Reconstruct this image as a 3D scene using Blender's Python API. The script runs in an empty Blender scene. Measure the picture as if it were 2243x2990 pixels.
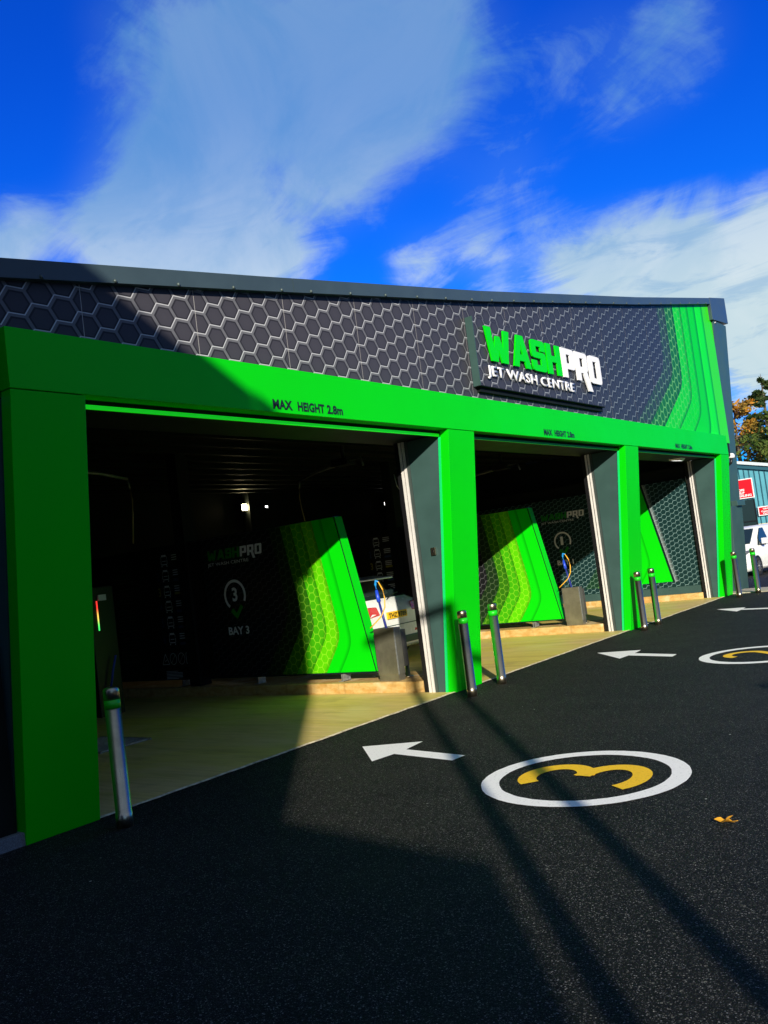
import bpy, bmesh, math, random
from mathutils import Vector, Matrix
random.seed(7)
C = bpy.context.scene.collection
SC = bpy.context.scene
rad = math.radians

# ------------------------------------------------------------------ node helper
class NT:
    def __init__(s, tree):
        s.t = tree; s.n = tree.nodes; s.l = tree.links
    def new(s, kind, **k):
        nd = s.n.new(kind)
        for a, v in k.items(): setattr(nd, a, v)
        return nd
    def put(s, sock, v):
        if isinstance(v, V): s.l.new(v.s, sock)
        elif isinstance(v, bpy.types.NodeSocket): s.l.new(v, sock)
        else:
            if hasattr(sock.default_value, '__len__'):
                v = tuple(v)
                if len(sock.default_value) == 4 and len(v) == 3: v = v + (1,)
            sock.default_value = v
    def m(s, op, a, b=None, c=None, clamp=False):
        nd = s.new('ShaderNodeMath', operation=op); nd.use_clamp = clamp
        s.put(nd.inputs[0], a)
        if b is not None: s.put(nd.inputs[1], b)
        if c is not None: s.put(nd.inputs[2], c)
        return V(s, nd.outputs[0])
    def mix(s, f, a, b):
        nd = s.new('ShaderNodeMix', data_type='RGBA')
        s.put(nd.inputs['Factor'], f)
        s.put([i for i in nd.inputs if i.identifier == 'A_Color'][0], a)
        s.put([i for i in nd.inputs if i.identifier == 'B_Color'][0], b)
        return V(s, [o for o in nd.outputs if o.identifier == 'Result_Color'][0])
    def xyz(s, vec):
        nd = s.new('ShaderNodeSeparateXYZ'); s.put(nd.inputs[0], vec)
        return [V(s, o) for o in nd.outputs]
    def comb(s, x, y, z):
        nd = s.new('ShaderNodeCombineXYZ')
        for i, v in enumerate((x, y, z)): s.put(nd.inputs[i], v)
        return V(s, nd.outputs[0])
    def obj(s):
        return V(s, s.new('ShaderNodeTexCoord').outputs['Object'])
    def noise(s, vec, scale, detail=3, rough=.5, dist=0):
        nd = s.new('ShaderNodeTexNoise'); s.put(nd.inputs['Vector'], vec)
        nd.inputs['Scale'].default_value = scale; nd.inputs['Detail'].default_value = detail
        nd.inputs['Roughness'].default_value = rough; nd.inputs['Distortion'].default_value = dist
        return V(s, nd.outputs[0])
    def ss(s, x, a, b):
        nd = s.new('ShaderNodeMapRange', interpolation_type='SMOOTHSTEP')
        s.put(nd.inputs[0], x); nd.inputs[1].default_value = a; nd.inputs[2].default_value = b
        return V(s, nd.outputs[0])
    def scale(s, vec, v3):
        nd = s.new('ShaderNodeVectorMath', operation='MULTIPLY'); s.put(nd.inputs[0], vec)
        nd.inputs[1].default_value = v3
        return V(s, nd.outputs[0])
class V:
    def __init__(s, nt, sock): s.nt = nt; s.s = sock
    def __add__(s, o): return s.nt.m('ADD', s, o)
    def __radd__(s, o): return s.nt.m('ADD', o, s)
    def __sub__(s, o): return s.nt.m('SUBTRACT', s, o)
    def __rsub__(s, o): return s.nt.m('SUBTRACT', o, s)
    def __mul__(s, o): return s.nt.m('MULTIPLY', s, o)
    def __rmul__(s, o): return s.nt.m('MULTIPLY', o, s)
    def gt(s, o): return s.nt.m('GREATER_THAN', s, o)
    def lt(s, o): return s.nt.m('LESS_THAN', s, o)
    def abs(s): return s.nt.m('ABSOLUTE', s)
    def max(s, o): return s.nt.m('MAXIMUM', s, o)

def mat(name, col=(.5,.5,.5), rough=.5, metal=0, spec=.5, build=None, var=0.0, vscale=6, bump=0, bscale=40, emit=None, estr=0, coat=0):
    m = bpy.data.materials.new(name); m.use_nodes = True
    t = NT(m.node_tree); p = m.node_tree.nodes['Principled BSDF']
    p.inputs['Roughness'].default_value = rough; p.inputs['Metallic'].default_value = metal
    p.inputs['Specular IOR Level'].default_value = spec
    if coat: p.inputs['Coat Weight'].default_value = coat; p.inputs['Coat Roughness'].default_value = .08
    c = tuple(col) + (1,)
    p.inputs['Base Color'].default_value = c
    if build: build(t, p)
    else:
        if var:
            n = t.noise(t.obj(), vscale, 5, .6)
            t.put(p.inputs['Base Color'], t.mix(t.ss(n, .3, .7), tuple(x*(1-var) for x in col), tuple(min(1, x*(1+var)) for x in col)))
            t.put(p.inputs['Roughness'], t.m('ADD', (n - .5) * .25, rough, clamp=True))
        if bump:
            b = t.new('ShaderNodeBump'); b.inputs['Strength'].default_value = bump; b.inputs['Distance'].default_value = .01
            t.put(b.inputs['Height'], t.noise(t.obj(), bscale, 4, .6)); t.put(p.inputs['Normal'], b.outputs[0])
    if emit: p.inputs['Emission Color'].default_value = tuple(emit)+(1,); p.inputs['Emission Strength'].default_value = estr
    return m

GREEN = (.002, .62, .003)
def hexfield(t, x, y, R, frame=.13):
    sx, sy = 3*R, 1.7320508*R
    def cell(u, s): return u - t.m('ROUND', u*(1/s)) * s
    ax, ay = cell(x, sx), cell(y, sy)
    bx, by = cell(x + sx/2, sx), cell(y + sy/2, sy)
    d1, d2 = ax*ax + ay*ay, bx*bx + by*by
    f = d2.lt(d1)
    gx = ax + (bx-ax)*f; gy = ay + (by-ay)*f
    A = .8660254*R
    hd = (gy.abs()).max(gx.abs()*.8660254 + gy.abs()*.5)
    line = t.ss(hd, A*(1-frame)-A*.03, A*(1-frame)+A*.03)
    low = (gy*-1).max(gx*.8660254 - gy*.5)
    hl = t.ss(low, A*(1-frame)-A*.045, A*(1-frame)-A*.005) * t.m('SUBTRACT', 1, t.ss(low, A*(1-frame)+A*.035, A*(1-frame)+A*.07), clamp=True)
    groove = t.ss(hd, A*(1-frame)-A*.17, A*(1-frame)-A*.12) * t.m('SUBTRACT', 1, line, clamp=True)
    rad_ = t.m('SQRT', gx*gx+gy*gy)*(1/A)
    return line, hl, groove, rad_

def softp(t, x, r=.12):   # smooth positive part
    return (t.m('SQRT', x*x + r*r) + x)*.5

def fascia_build(t, p):
    x, y, z = t.xyz(t.obj())
    line, hl, gr, rr = hexfield(t, x, z*(.2117/.187), .1222, .135)
    n = t.noise(t.obj(), .6, 3)
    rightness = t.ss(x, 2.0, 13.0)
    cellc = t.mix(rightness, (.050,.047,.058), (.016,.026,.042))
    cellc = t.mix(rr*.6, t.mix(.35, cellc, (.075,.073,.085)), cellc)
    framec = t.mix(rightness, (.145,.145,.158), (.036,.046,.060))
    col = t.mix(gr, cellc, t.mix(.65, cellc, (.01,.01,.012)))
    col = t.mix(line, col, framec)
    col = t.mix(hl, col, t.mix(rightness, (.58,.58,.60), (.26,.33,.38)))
    base = col
    bands = [(13.55, 4.62, .25, (.01,.10,.02)), (14.03, 4.52, .72, (.004,.17,.008)), (14.53, 4.37, .90, (.005,.60,.01)), (15.05, 4.14, .97, GREEN),
             (15.53, 3.86, 1., GREEN), (16.03, 3.5, 1., (.005,.76,.006)), (16.58, 2.9, 1., (.03,.68,.003))]
    for i, (xb, zc, al, bc) in enumerate(bands):
        b = x - (xb - softp(t, t.m('SUBTRACT', zc, z), .16)*1.62)
        if i > 0:
            sh = t.ss(b, -.20, -.01)*(.35 if i < 2 else .62)
            col = t.mix(t.m('MULTIPLY', sh, b.lt(0)), col, (.0, .05, .004))
        lineful = t.m('MULTIPLY', line.max(hl), 1 if i < 4 else 0)
        bcol = t.mix(t.m('MULTIPLY', lineful, [.45,.45,.20,.06,0,0,0][i]), bc, (.25,.8,.2))
        a = t.m('MULTIPLY', b.gt(0), al)
        col = t.mix(a, col, bcol)
    t.put(p.inputs['Base Color'], t.mix(t.ss(n, .2, .9)*.12, col, (.03,.03,.035)))
    bp = t.new('ShaderNodeBump'); bp.inputs['Strength'].default_value = .08; bp.inputs['Distance'].default_value = .01
    t.put(bp.inputs['Height'], t.noise(t.obj(), 2.5, 2)); t.put(p.inputs['Normal'], bp.outputs[0])
M = {}
M['fascia'] = mat('hex_print', rough=.42, spec=.14, build=fascia_build)

def inner_print(shift_z=0.0, teal=False):
    def f(t, p):
        x, y, z = t.xyz(t.obj())
        if shift_z: z = z - shift_z
        line, hl, gr, rr = hexfield(t, y*-1, z, .063, .10)
        dark = (.009,.010,.011) if not teal else (.008,.030,.030)
        fr = (.030,.031,.032) if not teal else (.05,.11,.11)
        hi = (.16,.17,.17) if not teal else (.32,.48,.46)
        col = t.mix(line, dark, fr); col = t.mix(hl, col, hi)
        bands = [(3.0,1.03,.35,(.012,.06,.003)), (2.76,.93,.75,(.035,.20,.003)), (2.555,.85,.88,(.05,.40,.003)), (2.345,.77,.95,(.10,.56,.002)), (2.14,.69,1.,GREEN), (1.955,.61,1.,GREEN)]
        # order: outermost (deepest) first
        for i, (y0, zc, al, bc) in enumerate(bands):
            d = z - zc
            b = (y0 - .02 + softp(t, d, .11)*.185 + softp(t, d*-1, .11)*.75) - y
            if i > 0:
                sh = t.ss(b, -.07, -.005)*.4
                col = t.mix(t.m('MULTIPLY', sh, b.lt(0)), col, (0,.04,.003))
            ln = t.m('MULTIPLY', line, [.15,.4,.5,.5,0,0][i])
            bcol = t.mix(ln, bc, (.36,.80,.03))
            col = t.mix(t.m('MULTIPLY', b.gt(0), al), col, bcol)
        b = (1.615 + 0.19*1.0 + softp(t, z - 1.2, .3)*.0) - y
        # second solid stripe line
        d = z - .55
        b = (1.79 + softp(t, d, .05)*.185 + softp(t, d*-1, .05)*.55) - y
        edge = t.m('MULTIPLY', t.ss(b, -.025, -.002), b.lt(0))
        col = t.mix(edge*.0, col, (0,.04,.003))
        if teal:
            # the flat green end of the printed shape stops at a slanted line; honeycomb in front of it
            e = (z*.20 + 1.46) - y
            out = e.gt(0).max(z.lt(.21))
            hc = t.mix(line, dark, fr); hc = t.mix(hl, hc, hi)
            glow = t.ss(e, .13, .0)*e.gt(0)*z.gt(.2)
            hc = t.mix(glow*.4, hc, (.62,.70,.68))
            col = t.mix(out, col, hc)
            rim = (e.abs().lt(.025))*z.gt(.2)
            col = t.mix(rim, col, (.004,.02,.014))
        t.put(p.inputs['Base Color'], col)
    return f
M['partition'] = mat('partition_print', rough=.35, spec=.25, build=inner_print())
M['wallprint'] = mat('bay_wall_print', rough=.35, spec=.25, build=inner_print(.21, True))

def green_build(t, p):
    o = t.obj(); n = t.noise(o, .8, 4, .6); n2 = t.noise(t.scale(o, (14, 14, 1.2)), 1.0, 4, .6)
    col = t.mix(t.ss(n, .3, .75)*.5, (.002,.60,.003), (.003,.52,.006))
    col = t.mix(t.ss(n2, .62, .85)*.08, col, (.02,.35,.03))
    t.put(p.inputs['Base Color'], col)
    t.put(p.inputs['Roughness'], n*.2 + .30)
M['green'] = mat('green_powder_coat', build=green_build, spec=.12)
M['grey'] = mat('anthracite_metal', (.045,.072,.082), .36, 0, .4, var=.10, vscale=1.5)
M['jamb'] = mat('jamb_grey', (.042,.088,.080), .42, 0, .3, var=.10, vscale=2.5)
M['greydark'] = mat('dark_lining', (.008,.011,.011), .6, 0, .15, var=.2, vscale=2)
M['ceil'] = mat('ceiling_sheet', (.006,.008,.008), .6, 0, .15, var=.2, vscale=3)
M['alu'] = mat('door_track_aluminium', (.80,.77,.72), .38, .15, .5, var=.06, vscale=9)
M['aludark'] = mat('door_track_grey', (.09,.12,.11), .4, .3, .5, var=.1, vscale=9)
M['black'] = mat('black_plastic', (.008,.008,.009), .4)
M['rubber'] = mat('rubber', (.012,.012,.012), .8)
M['white'] = mat('white_acrylic', (.86,.86,.86), .35)
M['textwhite'] = mat('white_vinyl', (.88,.90,.88), .5)
M['textblack'] = mat('black_vinyl', (.006,.010,.008), .45)
M['textgreen'] = mat('green_vinyl', (.006,.28,.01), .5)
M['letgreen'] = mat('green_acrylic', (.003,.64,.003), .4, spec=.15)
M['trafwhite'] = None
def asphalt_build(t, p):
    o = t.obj()
    big = t.noise(o, .35, 5, .6); mid = t.noise(o, 2.2, 5, .65); fine = t.noise(o, 60, 3, .7)
    col = t.mix(t.ss(big, .3, .7), (.008,.009,.008), (.017,.016,.013))
    col = t.mix(t.ss(mid, .35, .75)*.5, col, (.008,.010,.009))
    trk = t.noise(t.scale(o, (1.9,.22,1)), 1., 4, .6)
    col = t.mix(t.ss(trk, .52, .68)*.45, col, (.006,.007,.006))
    col = t.mix(t.ss(t.noise(o, .9, 6, .7), .60, .72)*.35, col, (.028,.024,.016))
    col = t.mix(t.ss(fine, .48, .62)*.7, col, (.003,.0035,.0035))
    def specks(sc, thr, c, k, rr=.42):
        nonlocal col
        vo = t.new('ShaderNodeTexVoronoi'); t.put(vo.inputs['Vector'], o); vo.inputs['Scale'].default_value = sc
        cr, cg, cb = t.xyz(vo.outputs['Color'])
        a = t.m('MULTIPLY', cr.gt(thr), t.m('MULTIPLY', V(t, vo.outputs['Distance']).lt(rr), k))
        col = t.mix(a*cg, col, c)
    specks(130, .82, (.24,.24,.22), 1.0); specks(70, .92, (.12,.12,.10), .9); specks(220, .64, (.15,.15,.14), .9); specks(14, .97, (.60,.60,.52), 1.0, .10)
    t.put(p.inputs['Base Color'], col)
    t.put(p.inputs['Roughness'], mid*.2 + .6)
    bp = t.new('ShaderNodeBump'); bp.inputs['Strength'].default_value = .9; bp.inputs['Distance'].default_value = .010
    t.put(bp.inputs['Height'], fine + t.noise(o, 150, 2, .6)*.7); t.put(p.inputs['Normal'], bp.outputs[0])
M['asphalt'] = mat('asphalt', spec=.10, build=asphalt_build)
def conc_build(t, p):
    o = t.obj()
    br = t.noise(t.scale(o, (26, 1.4, 1)), 1.0, 5, .65); big = t.noise(t.scale(o, (.7, .35, 1)), 1.0, 4, .6, .6); f = t.noise(o, 60, 3, .6)
    col = t.mix(t.ss(big, .35, .65), (.78,.58,.24), (.68,.56,.12))
    col = t.mix(t.ss(br, .42, .72)*.5, col, (.42,.30,.09))
    col = t.mix(t.ss(t.noise(t.scale(o, (5, .5, 1)), 1., 5, .65), .50, .66)*.45, col, (.40,.30,.07))
    col = t.mix(t.ss(t.noise(o, 1.7, 5, .6), .55, .75)*.35, col, (.32,.24,.09))
    t.put(p.inputs['Base Color'], col)
    t.put(p.inputs['Roughness'], t.ss(big, .3, .7)*.3 + .38)
    bp = t.new('ShaderNodeBump'); bp.inputs['Strength'].default_value = .35; bp.inputs['Distance'].default_value = .01
    t.put(bp.inputs['Height'], br*.6 + f*.5); t.put(p.inputs['Normal'], bp.outputs[0])
M['concrete'] = mat('brushed_concrete', spec=.3, build=conc_build)
def kerb_build(t, p):
    o = t.obj()
    n = t.noise(t.scale(o, (6, 6, 14)), 1.0, 5, .65); v = t.noise(t.scale(o, (9, 9, 1.5)), 1.0, 4, .7)
    col = t.mix(t.ss(n, .35, .7), (.62,.43,.16), (.50,.27,.06))
    col = t.mix(t.ss(v, .5, .75)*.6, col, (.25,.13,.03))
    col = t.mix(t.ss(t.noise(o, 2.3, 3), .55, .62)*.55, col, (.70,.58,.34))
    t.put(p.inputs['Base Color'], col); p.inputs['Roughness'].default_value = .75
    bp = t.new('ShaderNodeBump'); bp.inputs['Strength'].default_value = .3; bp.inputs['Distance'].default_value = .01
    t.put(bp.inputs['Height'], t.noise(o, 45, 4, .6)); t.put(p.inputs['Normal'], bp.outputs[0])
M['kerb'] = mat('stained_kerb_concrete', build=kerb_build)
M['slab'] = mat('granular_kerb', (.17,.19,.21), .8, var=.35, vscale=120, bump=.6, bscale=150)
M['pave'] = mat('pale_paving', (.45,.40,.30), .8, var=.2, vscale=14, bump=.3)
def paint(col):
    def f(t, p):
        o = t.obj(); n = t.noise(o, 55, 4, .7); s = t.noise(t.scale(o, (3, 40, 1)), 1., 4, .7)
        c = t.mix(t.ss(n, .57, .70)*.55, col, tuple(x*.40 for x in col))
        c = t.mix(t.ss(t.noise(o, 120, 2, .7), .66, .74)*.7, c, (.05,.05,.045))
        c = t.mix(t.ss(s, .62, .8)*.35, c, tuple(x*.35+.02 for x in col))
        t.put(p.inputs['Base Color'], c); p.inputs['Roughness'].default_value = .7
        # worn pin-holes let the asphalt show through near the noise peaks
        bp = t.new('ShaderNodeBump'); bp.inputs['Strength'].default_value = .5; bp.inputs['Distance'].default_value = .006
        t.put(bp.inputs['Height'], t.noise(o, 90, 2)); t.put(p.inputs['Normal'], bp.outputs[0])
    return f
M['paintw'] = mat('white_road_paint', build=paint((.98,.97,.90)))
M['painty'] = mat('yellow_road_paint', build=paint((1.0,.60,.01)))
def steel_build(t, p):
    o = t.obj(); n = t.noise(t.scale(o, (160, 160, 2)), 1., 4, .6); g = t.noise(o, 4, 5, .65)
    t.put(p.inputs['Base Color'], t.mix(t.ss(g, .35, .75), (.62,.54,.38), (.42,.36,.25)))
    t.put(p.inputs['Roughness'], n*.22 + g*.2 + .10)
M['steel'] = mat('brushed_stainless', metal=1, build=steel_build)
M['cabinet'] = mat('dull_stainless', (.42,.40,.29), .36, .82, var=.12, vscale=7)
M['band'] = mat('green_reflective_band', (.01,.55,.01), .4)
M['trim'] = mat('dark_trim', (.01,.02,.025), .3, .3)
M['galv'] = mat('galvanised', (.42,.44,.42), .4, .7, var=.25, vscale=20)
M['led'] = mat('green_led_strip', (.01,.6,.01), .4, emit=(.01,1,.01), estr=.34)  # soffit trim given an added glow to make it look bright
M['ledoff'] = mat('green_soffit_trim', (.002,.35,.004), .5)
M['edge'] = mat('green_glass_edge', (.01,.62,.16), .3)
M['lampwarm'] = mat('lit_flood_lens', (1,.9,.6), emit=(1,.83,.42), estr=110)
M['lampwhite'] = mat('lit_white_lens', (1,1,1), emit=(1,1,.95), estr=6)
M['lampsoft'] = mat('soft_lit_lens', (1,1,1), emit=(1,1,.97), estr=.9)
M['blue'] = mat('blue_hose', (.015,.06,.55), .35)
M['lightblue'] = mat('light_blue_grip', (.02,.30,.75), .35)
M['yellow'] = mat('yellow_hose', (.85,.45,.03), .4)
M['carwhite'] = mat('white_car_paint', (.80,.82,.78), .25, coat=.6, var=.05, vscale=12)
M['glass'] = mat('tinted_glass', (.015,.03,.03), .06, spec=.8)
M['red'] = mat('red_lamp', (.55,.01,.01), .15, coat=.5)
M['plate'] = mat('yellow_plate', (.90,.52,.02), .4)
M['tyre'] = mat('tyre', (.015,.015,.015), .8)
M['alloy'] = mat('alloy_wheel', (.30,.30,.29), .35, .7)
M['redsign'] = mat('red_sign_vinyl', (.66,.004,.015), .45)
M['bluewall'] = mat('blue_cladding', (.10,.36,.44), .5, var=.12, vscale=.8)
M['ribdark'] = mat('cladding_rib', (.02,.10,.14), .5)
M['roofwhite'] = mat('pale_roof_edge', (.62,.72,.74), .5)
M['stone'] = mat('rendered_plinth', (.66,.60,.42), .85, var=.2, vscale=1.5)
M['brick'] = mat('brick_gable', (.28,.13,.09), .85, var=.25, vscale=3)
M['slate'] = mat('slate_roof', (.06,.065,.075), .7, var=.3, vscale=5)
M['bark'] = mat('bark', (.10,.075,.05), .9, var=.3, vscale=9)
def leafm(name, a, b):
    def f(t, p):
        t.put(p.inputs['Base Color'], t.mix(t.ss(t.noise(t.obj(), .9, 4, .7), .35, .65), a, b)); p.inputs['Roughness'].default_value = .6
    return mat(name, spec=.2, build=f)
M['leafg'] = leafm('green_leaves', (.030,.070,.010), (.085,.11,.018))
M['leafd'] = leafm('dark_conifer', (.012,.035,.010), (.045,.065,.015))
M['leafo'] = leafm('orange_leaves', (.42,.17,.015), (.22,.16,.03))
M['leafo2'] = leafm('tan_leaves', (.16,.12,.03), (.09,.10,.03))
M['leafy'] = leafm('fallen_leaf', (.60,.30,.02), (.45,.20,.02))
M['dirt'] = mat('litter_white', (.75,.75,.7), .6)

# ------------------------------------------------------------------ mesh helpers
class MB:
    def __init__(s): s.bm = bmesh.new(); s.mi = 0
    def quad(s, *pts):
        vs = [s.bm.verts.new(p) for p in pts]; f = s.bm.faces.new(vs); f.material_index = s.mi; return f
    def box(s, a, b, bev=0):
        x0,y0,z0 = a; x1,y1,z1 = b
        return s.hexa([(x0,y0,z0),(x1,y0,z0),(x1,y1,z0),(x0,y1,z0)], [(x0,y0,z1),(x1,y0,z1),(x1,y1,z1),(x0,y1,z1)], bev)
    def hexa(s, bot, top, bev=0):
        B = [s.bm.verts.new(p) for p in bot]; T = [s.bm.verts.new(p) for p in top]
        n = len(B); fs = [s.bm.faces.new(B[::-1]), s.bm.faces.new(T)]
        for i in range(n): fs.append(s.bm.faces.new((B[i], B[(i+1)%n], T[(i+1)%n], T[i])))
        for f in fs: f.material_index = s.mi
        if bev:
            es = list({e for f in fs for e in f.edges})
            bmesh.ops.bevel(s.bm, geom=es, offset=bev, segments=2, profile=.6, affect='EDGES')
        return s
    def tube(s, pts, r, seg=10, cap=True):
        pts = [Vector(p) for p in pts]; rings = []
        rr = r if hasattr(r, '__len__') else [r]*len(pts)
        ref = Vector((0,0,1))
        for i, p in enumerate(pts):
            d = (pts[min(i+1, len(pts)-1)] - pts[max(i-1, 0)]).normalized()
            u = d.cross(ref)
            if u.length < .05: u = d.cross(Vector((0,1,0)))
            u.normalize(); v = d.cross(u)
            rings.append([s.bm.verts.new(p + (u*math.cos(2*math.pi*k/seg) + v*math.sin(2*math.pi*k/seg))*rr[i]) for k in range(seg)])
        for a, b in zip(rings, rings[1:]):
            for k in range(seg):
                f = s.bm.faces.new((a[k], a[(k+1)%seg], b[(k+1)%seg], b[k])); f.smooth = True; f.material_index = s.mi
        if cap:
            s.bm.faces.new(rings[0][::-1]).material_index = s.mi; s.bm.faces.new(rings[-1]).material_index = s.mi
        return s
    def lathe(s, c, prof, seg=24, axis='z'):
        rings = []
        for (r, h) in prof:
            ring = []
            for k in range(seg):
                a = 2*math.pi*k/seg
                if axis == 'z': p = (c[0]+r*math.cos(a), c[1]+r*math.sin(a), c[2]+h)
                elif axis == 'x': p = (c[0]+h, c[1]+r*math.cos(a), c[2]+r*math.sin(a))
                else: p = (c[0]+r*math.cos(a), c[1]+h, c[2]+r*math.sin(a))
                ring.append(s.bm.verts.new(p))
            rings.append(ring)
        for a, b in zip(rings, rings[1:]):
            for k in range(seg):
                f = s.bm.faces.new((a[k], a[(k+1)%seg], b[(k+1)%seg], b[k])); f.smooth = True; f.material_index = s.mi
        s.bm.faces.new(rings[0][::-1]).material_index = s.mi; s.bm.faces.new(rings[-1]).material_index = s.mi
        return s
    def build(s, name, mats, parent=None, smooth=False):
        bmesh.ops.recalc_face_normals(s.bm, faces=s.bm.faces)
        me = bpy.data.meshes.new(name); s.bm.to_mesh(me); s.bm.free()
        for m in (mats if isinstance(mats, (list, tuple)) else [mats]): me.materials.append(m)
        if smooth:
            for f in me.polygons: f.use_smooth = True
        return link(name, me, parent)
def link(name, me, parent=None):
    o = bpy.data.objects.new(name, me); C.objects.link(o)
    if parent: o.parent = parent
    return o
def tag(o, label=None, cat=None, group=None, kind=None):
    if label: o['label'] = label
    if cat: o['category'] = cat
    if group: o['group'] = group
    if kind: o['kind'] = kind
    return o
def thing(name, label, cat, loc=(0,0,0), rz=0, group=None):
    o = bpy.data.objects.new(name, None); C.objects.link(o); o.location = loc; o.rotation_euler = (0,0,rz)
    o.empty_display_size = .2
    return tag(o, label, cat, group)
def dup(root, loc, label, rz=None, group=None):
    def cp(o, par):
        c = o.copy(); C.objects.link(c); c.parent = par
        for ch in list(o.children): cp(ch, c)
        return c
    r = cp(root, None); r.location = loc; r['label'] = label
    if rz is not None: r.rotation_euler = (0,0,rz)
    if group: r['group'] = group
    return r

def curve_to_mesh(cu, name):
    o = bpy.data.objects.new('tmp', cu); C.objects.link(o)
    dg = bpy.context.evaluated_depsgraph_get()
    me = bpy.data.meshes.new_from_object(o.evaluated_get(dg)); bpy.data.objects.remove(o); me.name = name
    return me
def place_me(me, origin, X, Y, w=None, h=None, shear=0):
    """lay a flat lettering mesh (local xy, depth z) on a plane: lower-left at origin"""
    xs = [v.co.x for v in me.vertices]; ys = [v.co.y for v in me.vertices]
    x0, x1, y0, y1 = min(xs), max(xs), min(ys), max(ys)
    sx = (w/(x1-x0)) if w else 1; sy = (h/(y1-y0)) if h else (sx if w else 1)
    if not w and h: sx = sy
    X = Vector(X); Y = Vector(Y); N = X.cross(Y); O = Vector(origin)
    for v in me.vertices:
        a, b, c = (v.co.x-x0)*sx, (v.co.y-y0)*sy, v.co.z
        v.co = O + X*(a + shear*b) + Y*b + N*c
def text(name, s, m, origin, X, Y, w=None, h=None, bold=.02, ext=0.0, parent=None, shear=0, align='LEFT', space=1.0):
    cu = bpy.data.curves.new(name, 'FONT'); cu.body = s; cu.size = 1; cu.offset = bold; cu.resolution_u = 3; cu.space_character = space
    cu.extrude = 0; cu.fill_mode = 'FRONT'
    me = curve_to_mesh(cu, name)
    if ext:
        bm = bmesh.new(); bm.from_mesh(me); bmesh.ops.remove_doubles(bm, verts=bm.verts, dist=1e-5)
        r = bmesh.ops.extrude_face_region(bm, geom=list(bm.faces))
        for v in [e for e in r['geom'] if isinstance(e, bmesh.types.BMVert)]: v.co.z += ext
        bmesh.ops.recalc_face_normals(bm, faces=bm.faces); bm.to_mesh(me); bm.free()
    place_me(me, origin, X, Y, w, h, shear)
    me.materials.clear(); me.materials.append(m)
    return link(name, me, parent)
LET = {
 'W': (1.07, [[(0,1),(.25,1),(.33,.40),(.45,.78),(.62,.78),(.74,.40),(.82,1),(1.07,1),(.90,0),(.62,0),(.535,.36),(.45,0),(.17,0)]]),
 'A': (.86, [[(0,0),(.28,1),(.58,1),(.86,0),(.61,0),(.56,.2),(.30,.2),(.25,0)], [(.36,.4),(.5,.4),(.43,.76)]]),
 'S': (.72, [[(.10,1),(.62,1),(.69,.97),(.72,.88),(.72,.66),(.48,.66),(.48,.80),(.25,.80),(.25,.62),(.60,.62),(.69,.59),(.72,.50),(.72,.12),(.69,.03),(.60,0),(.12,0),(.03,.03),(0,.12),(0,.34),(.24,.34),(.24,.20),(.47,.20),(.47,.42),(.12,.42),(.03,.45),(0,.54),(0,.88),(.03,.97)]]),
 'H': (.76, [[(0,0),(0,1),(.25,1),(.25,.62),(.51,.62),(.51,1),(.76,1),(.76,0),(.51,0),(.51,.41),(.25,.41),(.25,0)]]),
 'P': (.72, [[(0,0),(0,1),(.60,1),(.69,.97),(.72,.88),(.72,.42),(.69,.33),(.60,.30),(.25,.30),(.25,0)], [(.25,.50),(.25,.80),(.47,.80),(.47,.50)]]),
 'R': (.74, [[(0,0),(0,1),(.60,1),(.69,.97),(.72,.88),(.72,.46),(.70,.39),(.64,.36),(.88,-.32),(.62,-.32),(.40,.28),(.25,.28),(.25,0)], [(.25,.50),(.25,.80),(.47,.80),(.47,.50)]]),
 'O': (.74, [[(.12,0),(.03,.03),(0,.12),(0,.88),(.03,.97),(.12,1),(.62,1),(.71,.97),(.74,.88),(.74,.12),(.71,.03),(.62,0)], [(.25,.2),(.49,.2),(.49,.8),(.25,.8)]]),
}
def letter(ch, ext):
    cu = bpy.data.curves.new('l', 'CURVE'); cu.dimensions = '2D'; cu.fill_mode = 'FRONT'
    for poly in LET[ch][1]:
        sp = cu.splines.new('POLY'); sp.points.add(len(poly)-1); sp.use_cyclic_u = True
        for pt, (x, y) in zip(sp.points, poly): pt.co = (x, y, 0, 1)
    me = curve_to_mesh(cu, 'letter')
    if ext:
        bm = bmesh.new(); bm.from_mesh(me); bmesh.ops.remove_doubles(bm, verts=bm.verts, dist=1e-5)
        r = bmesh.ops.extrude_face_region(bm, geom=list(bm.faces))
        for v in [e for e in r['geom'] if isinstance(e, bmesh.types.BMVert)]: v.co.z += ext
        bmesh.ops.recalc_face_normals(bm, faces=bm.faces); bm.to_mesh(me); bm.free()
    return me
def washpro(origin, X, Y, w, h, ext, parent, mg, mw, name='letter', slant=.0):
    tot = sum(LET[c][0] for c in 'WASHPRO') + .085*6; k = w/tot; x = 0
    X = Vector(X); Y = Vector(Y); N = X.cross(Y); O = Vector(origin)
    for i, c in enumerate('WASHPRO'):
        me = letter(c, ext)
        for v in me.vertices:
            a, b, cc = (v.co.x + x)*k, v.co.y*h, v.co.z
            v.co = O + X*(a + slant*b) + Y*b + N*cc
        x += LET[c][0] + .085
        me.materials.clear(); me.materials.append(mg if i < 4 else mw)
        link(name, me, parent)
def sheet(name, pts, z, m, parent=None):
    b = MB(); b.quad(*[(x, y, z) for x, y in pts]); return b.build(name, m, parent)

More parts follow.
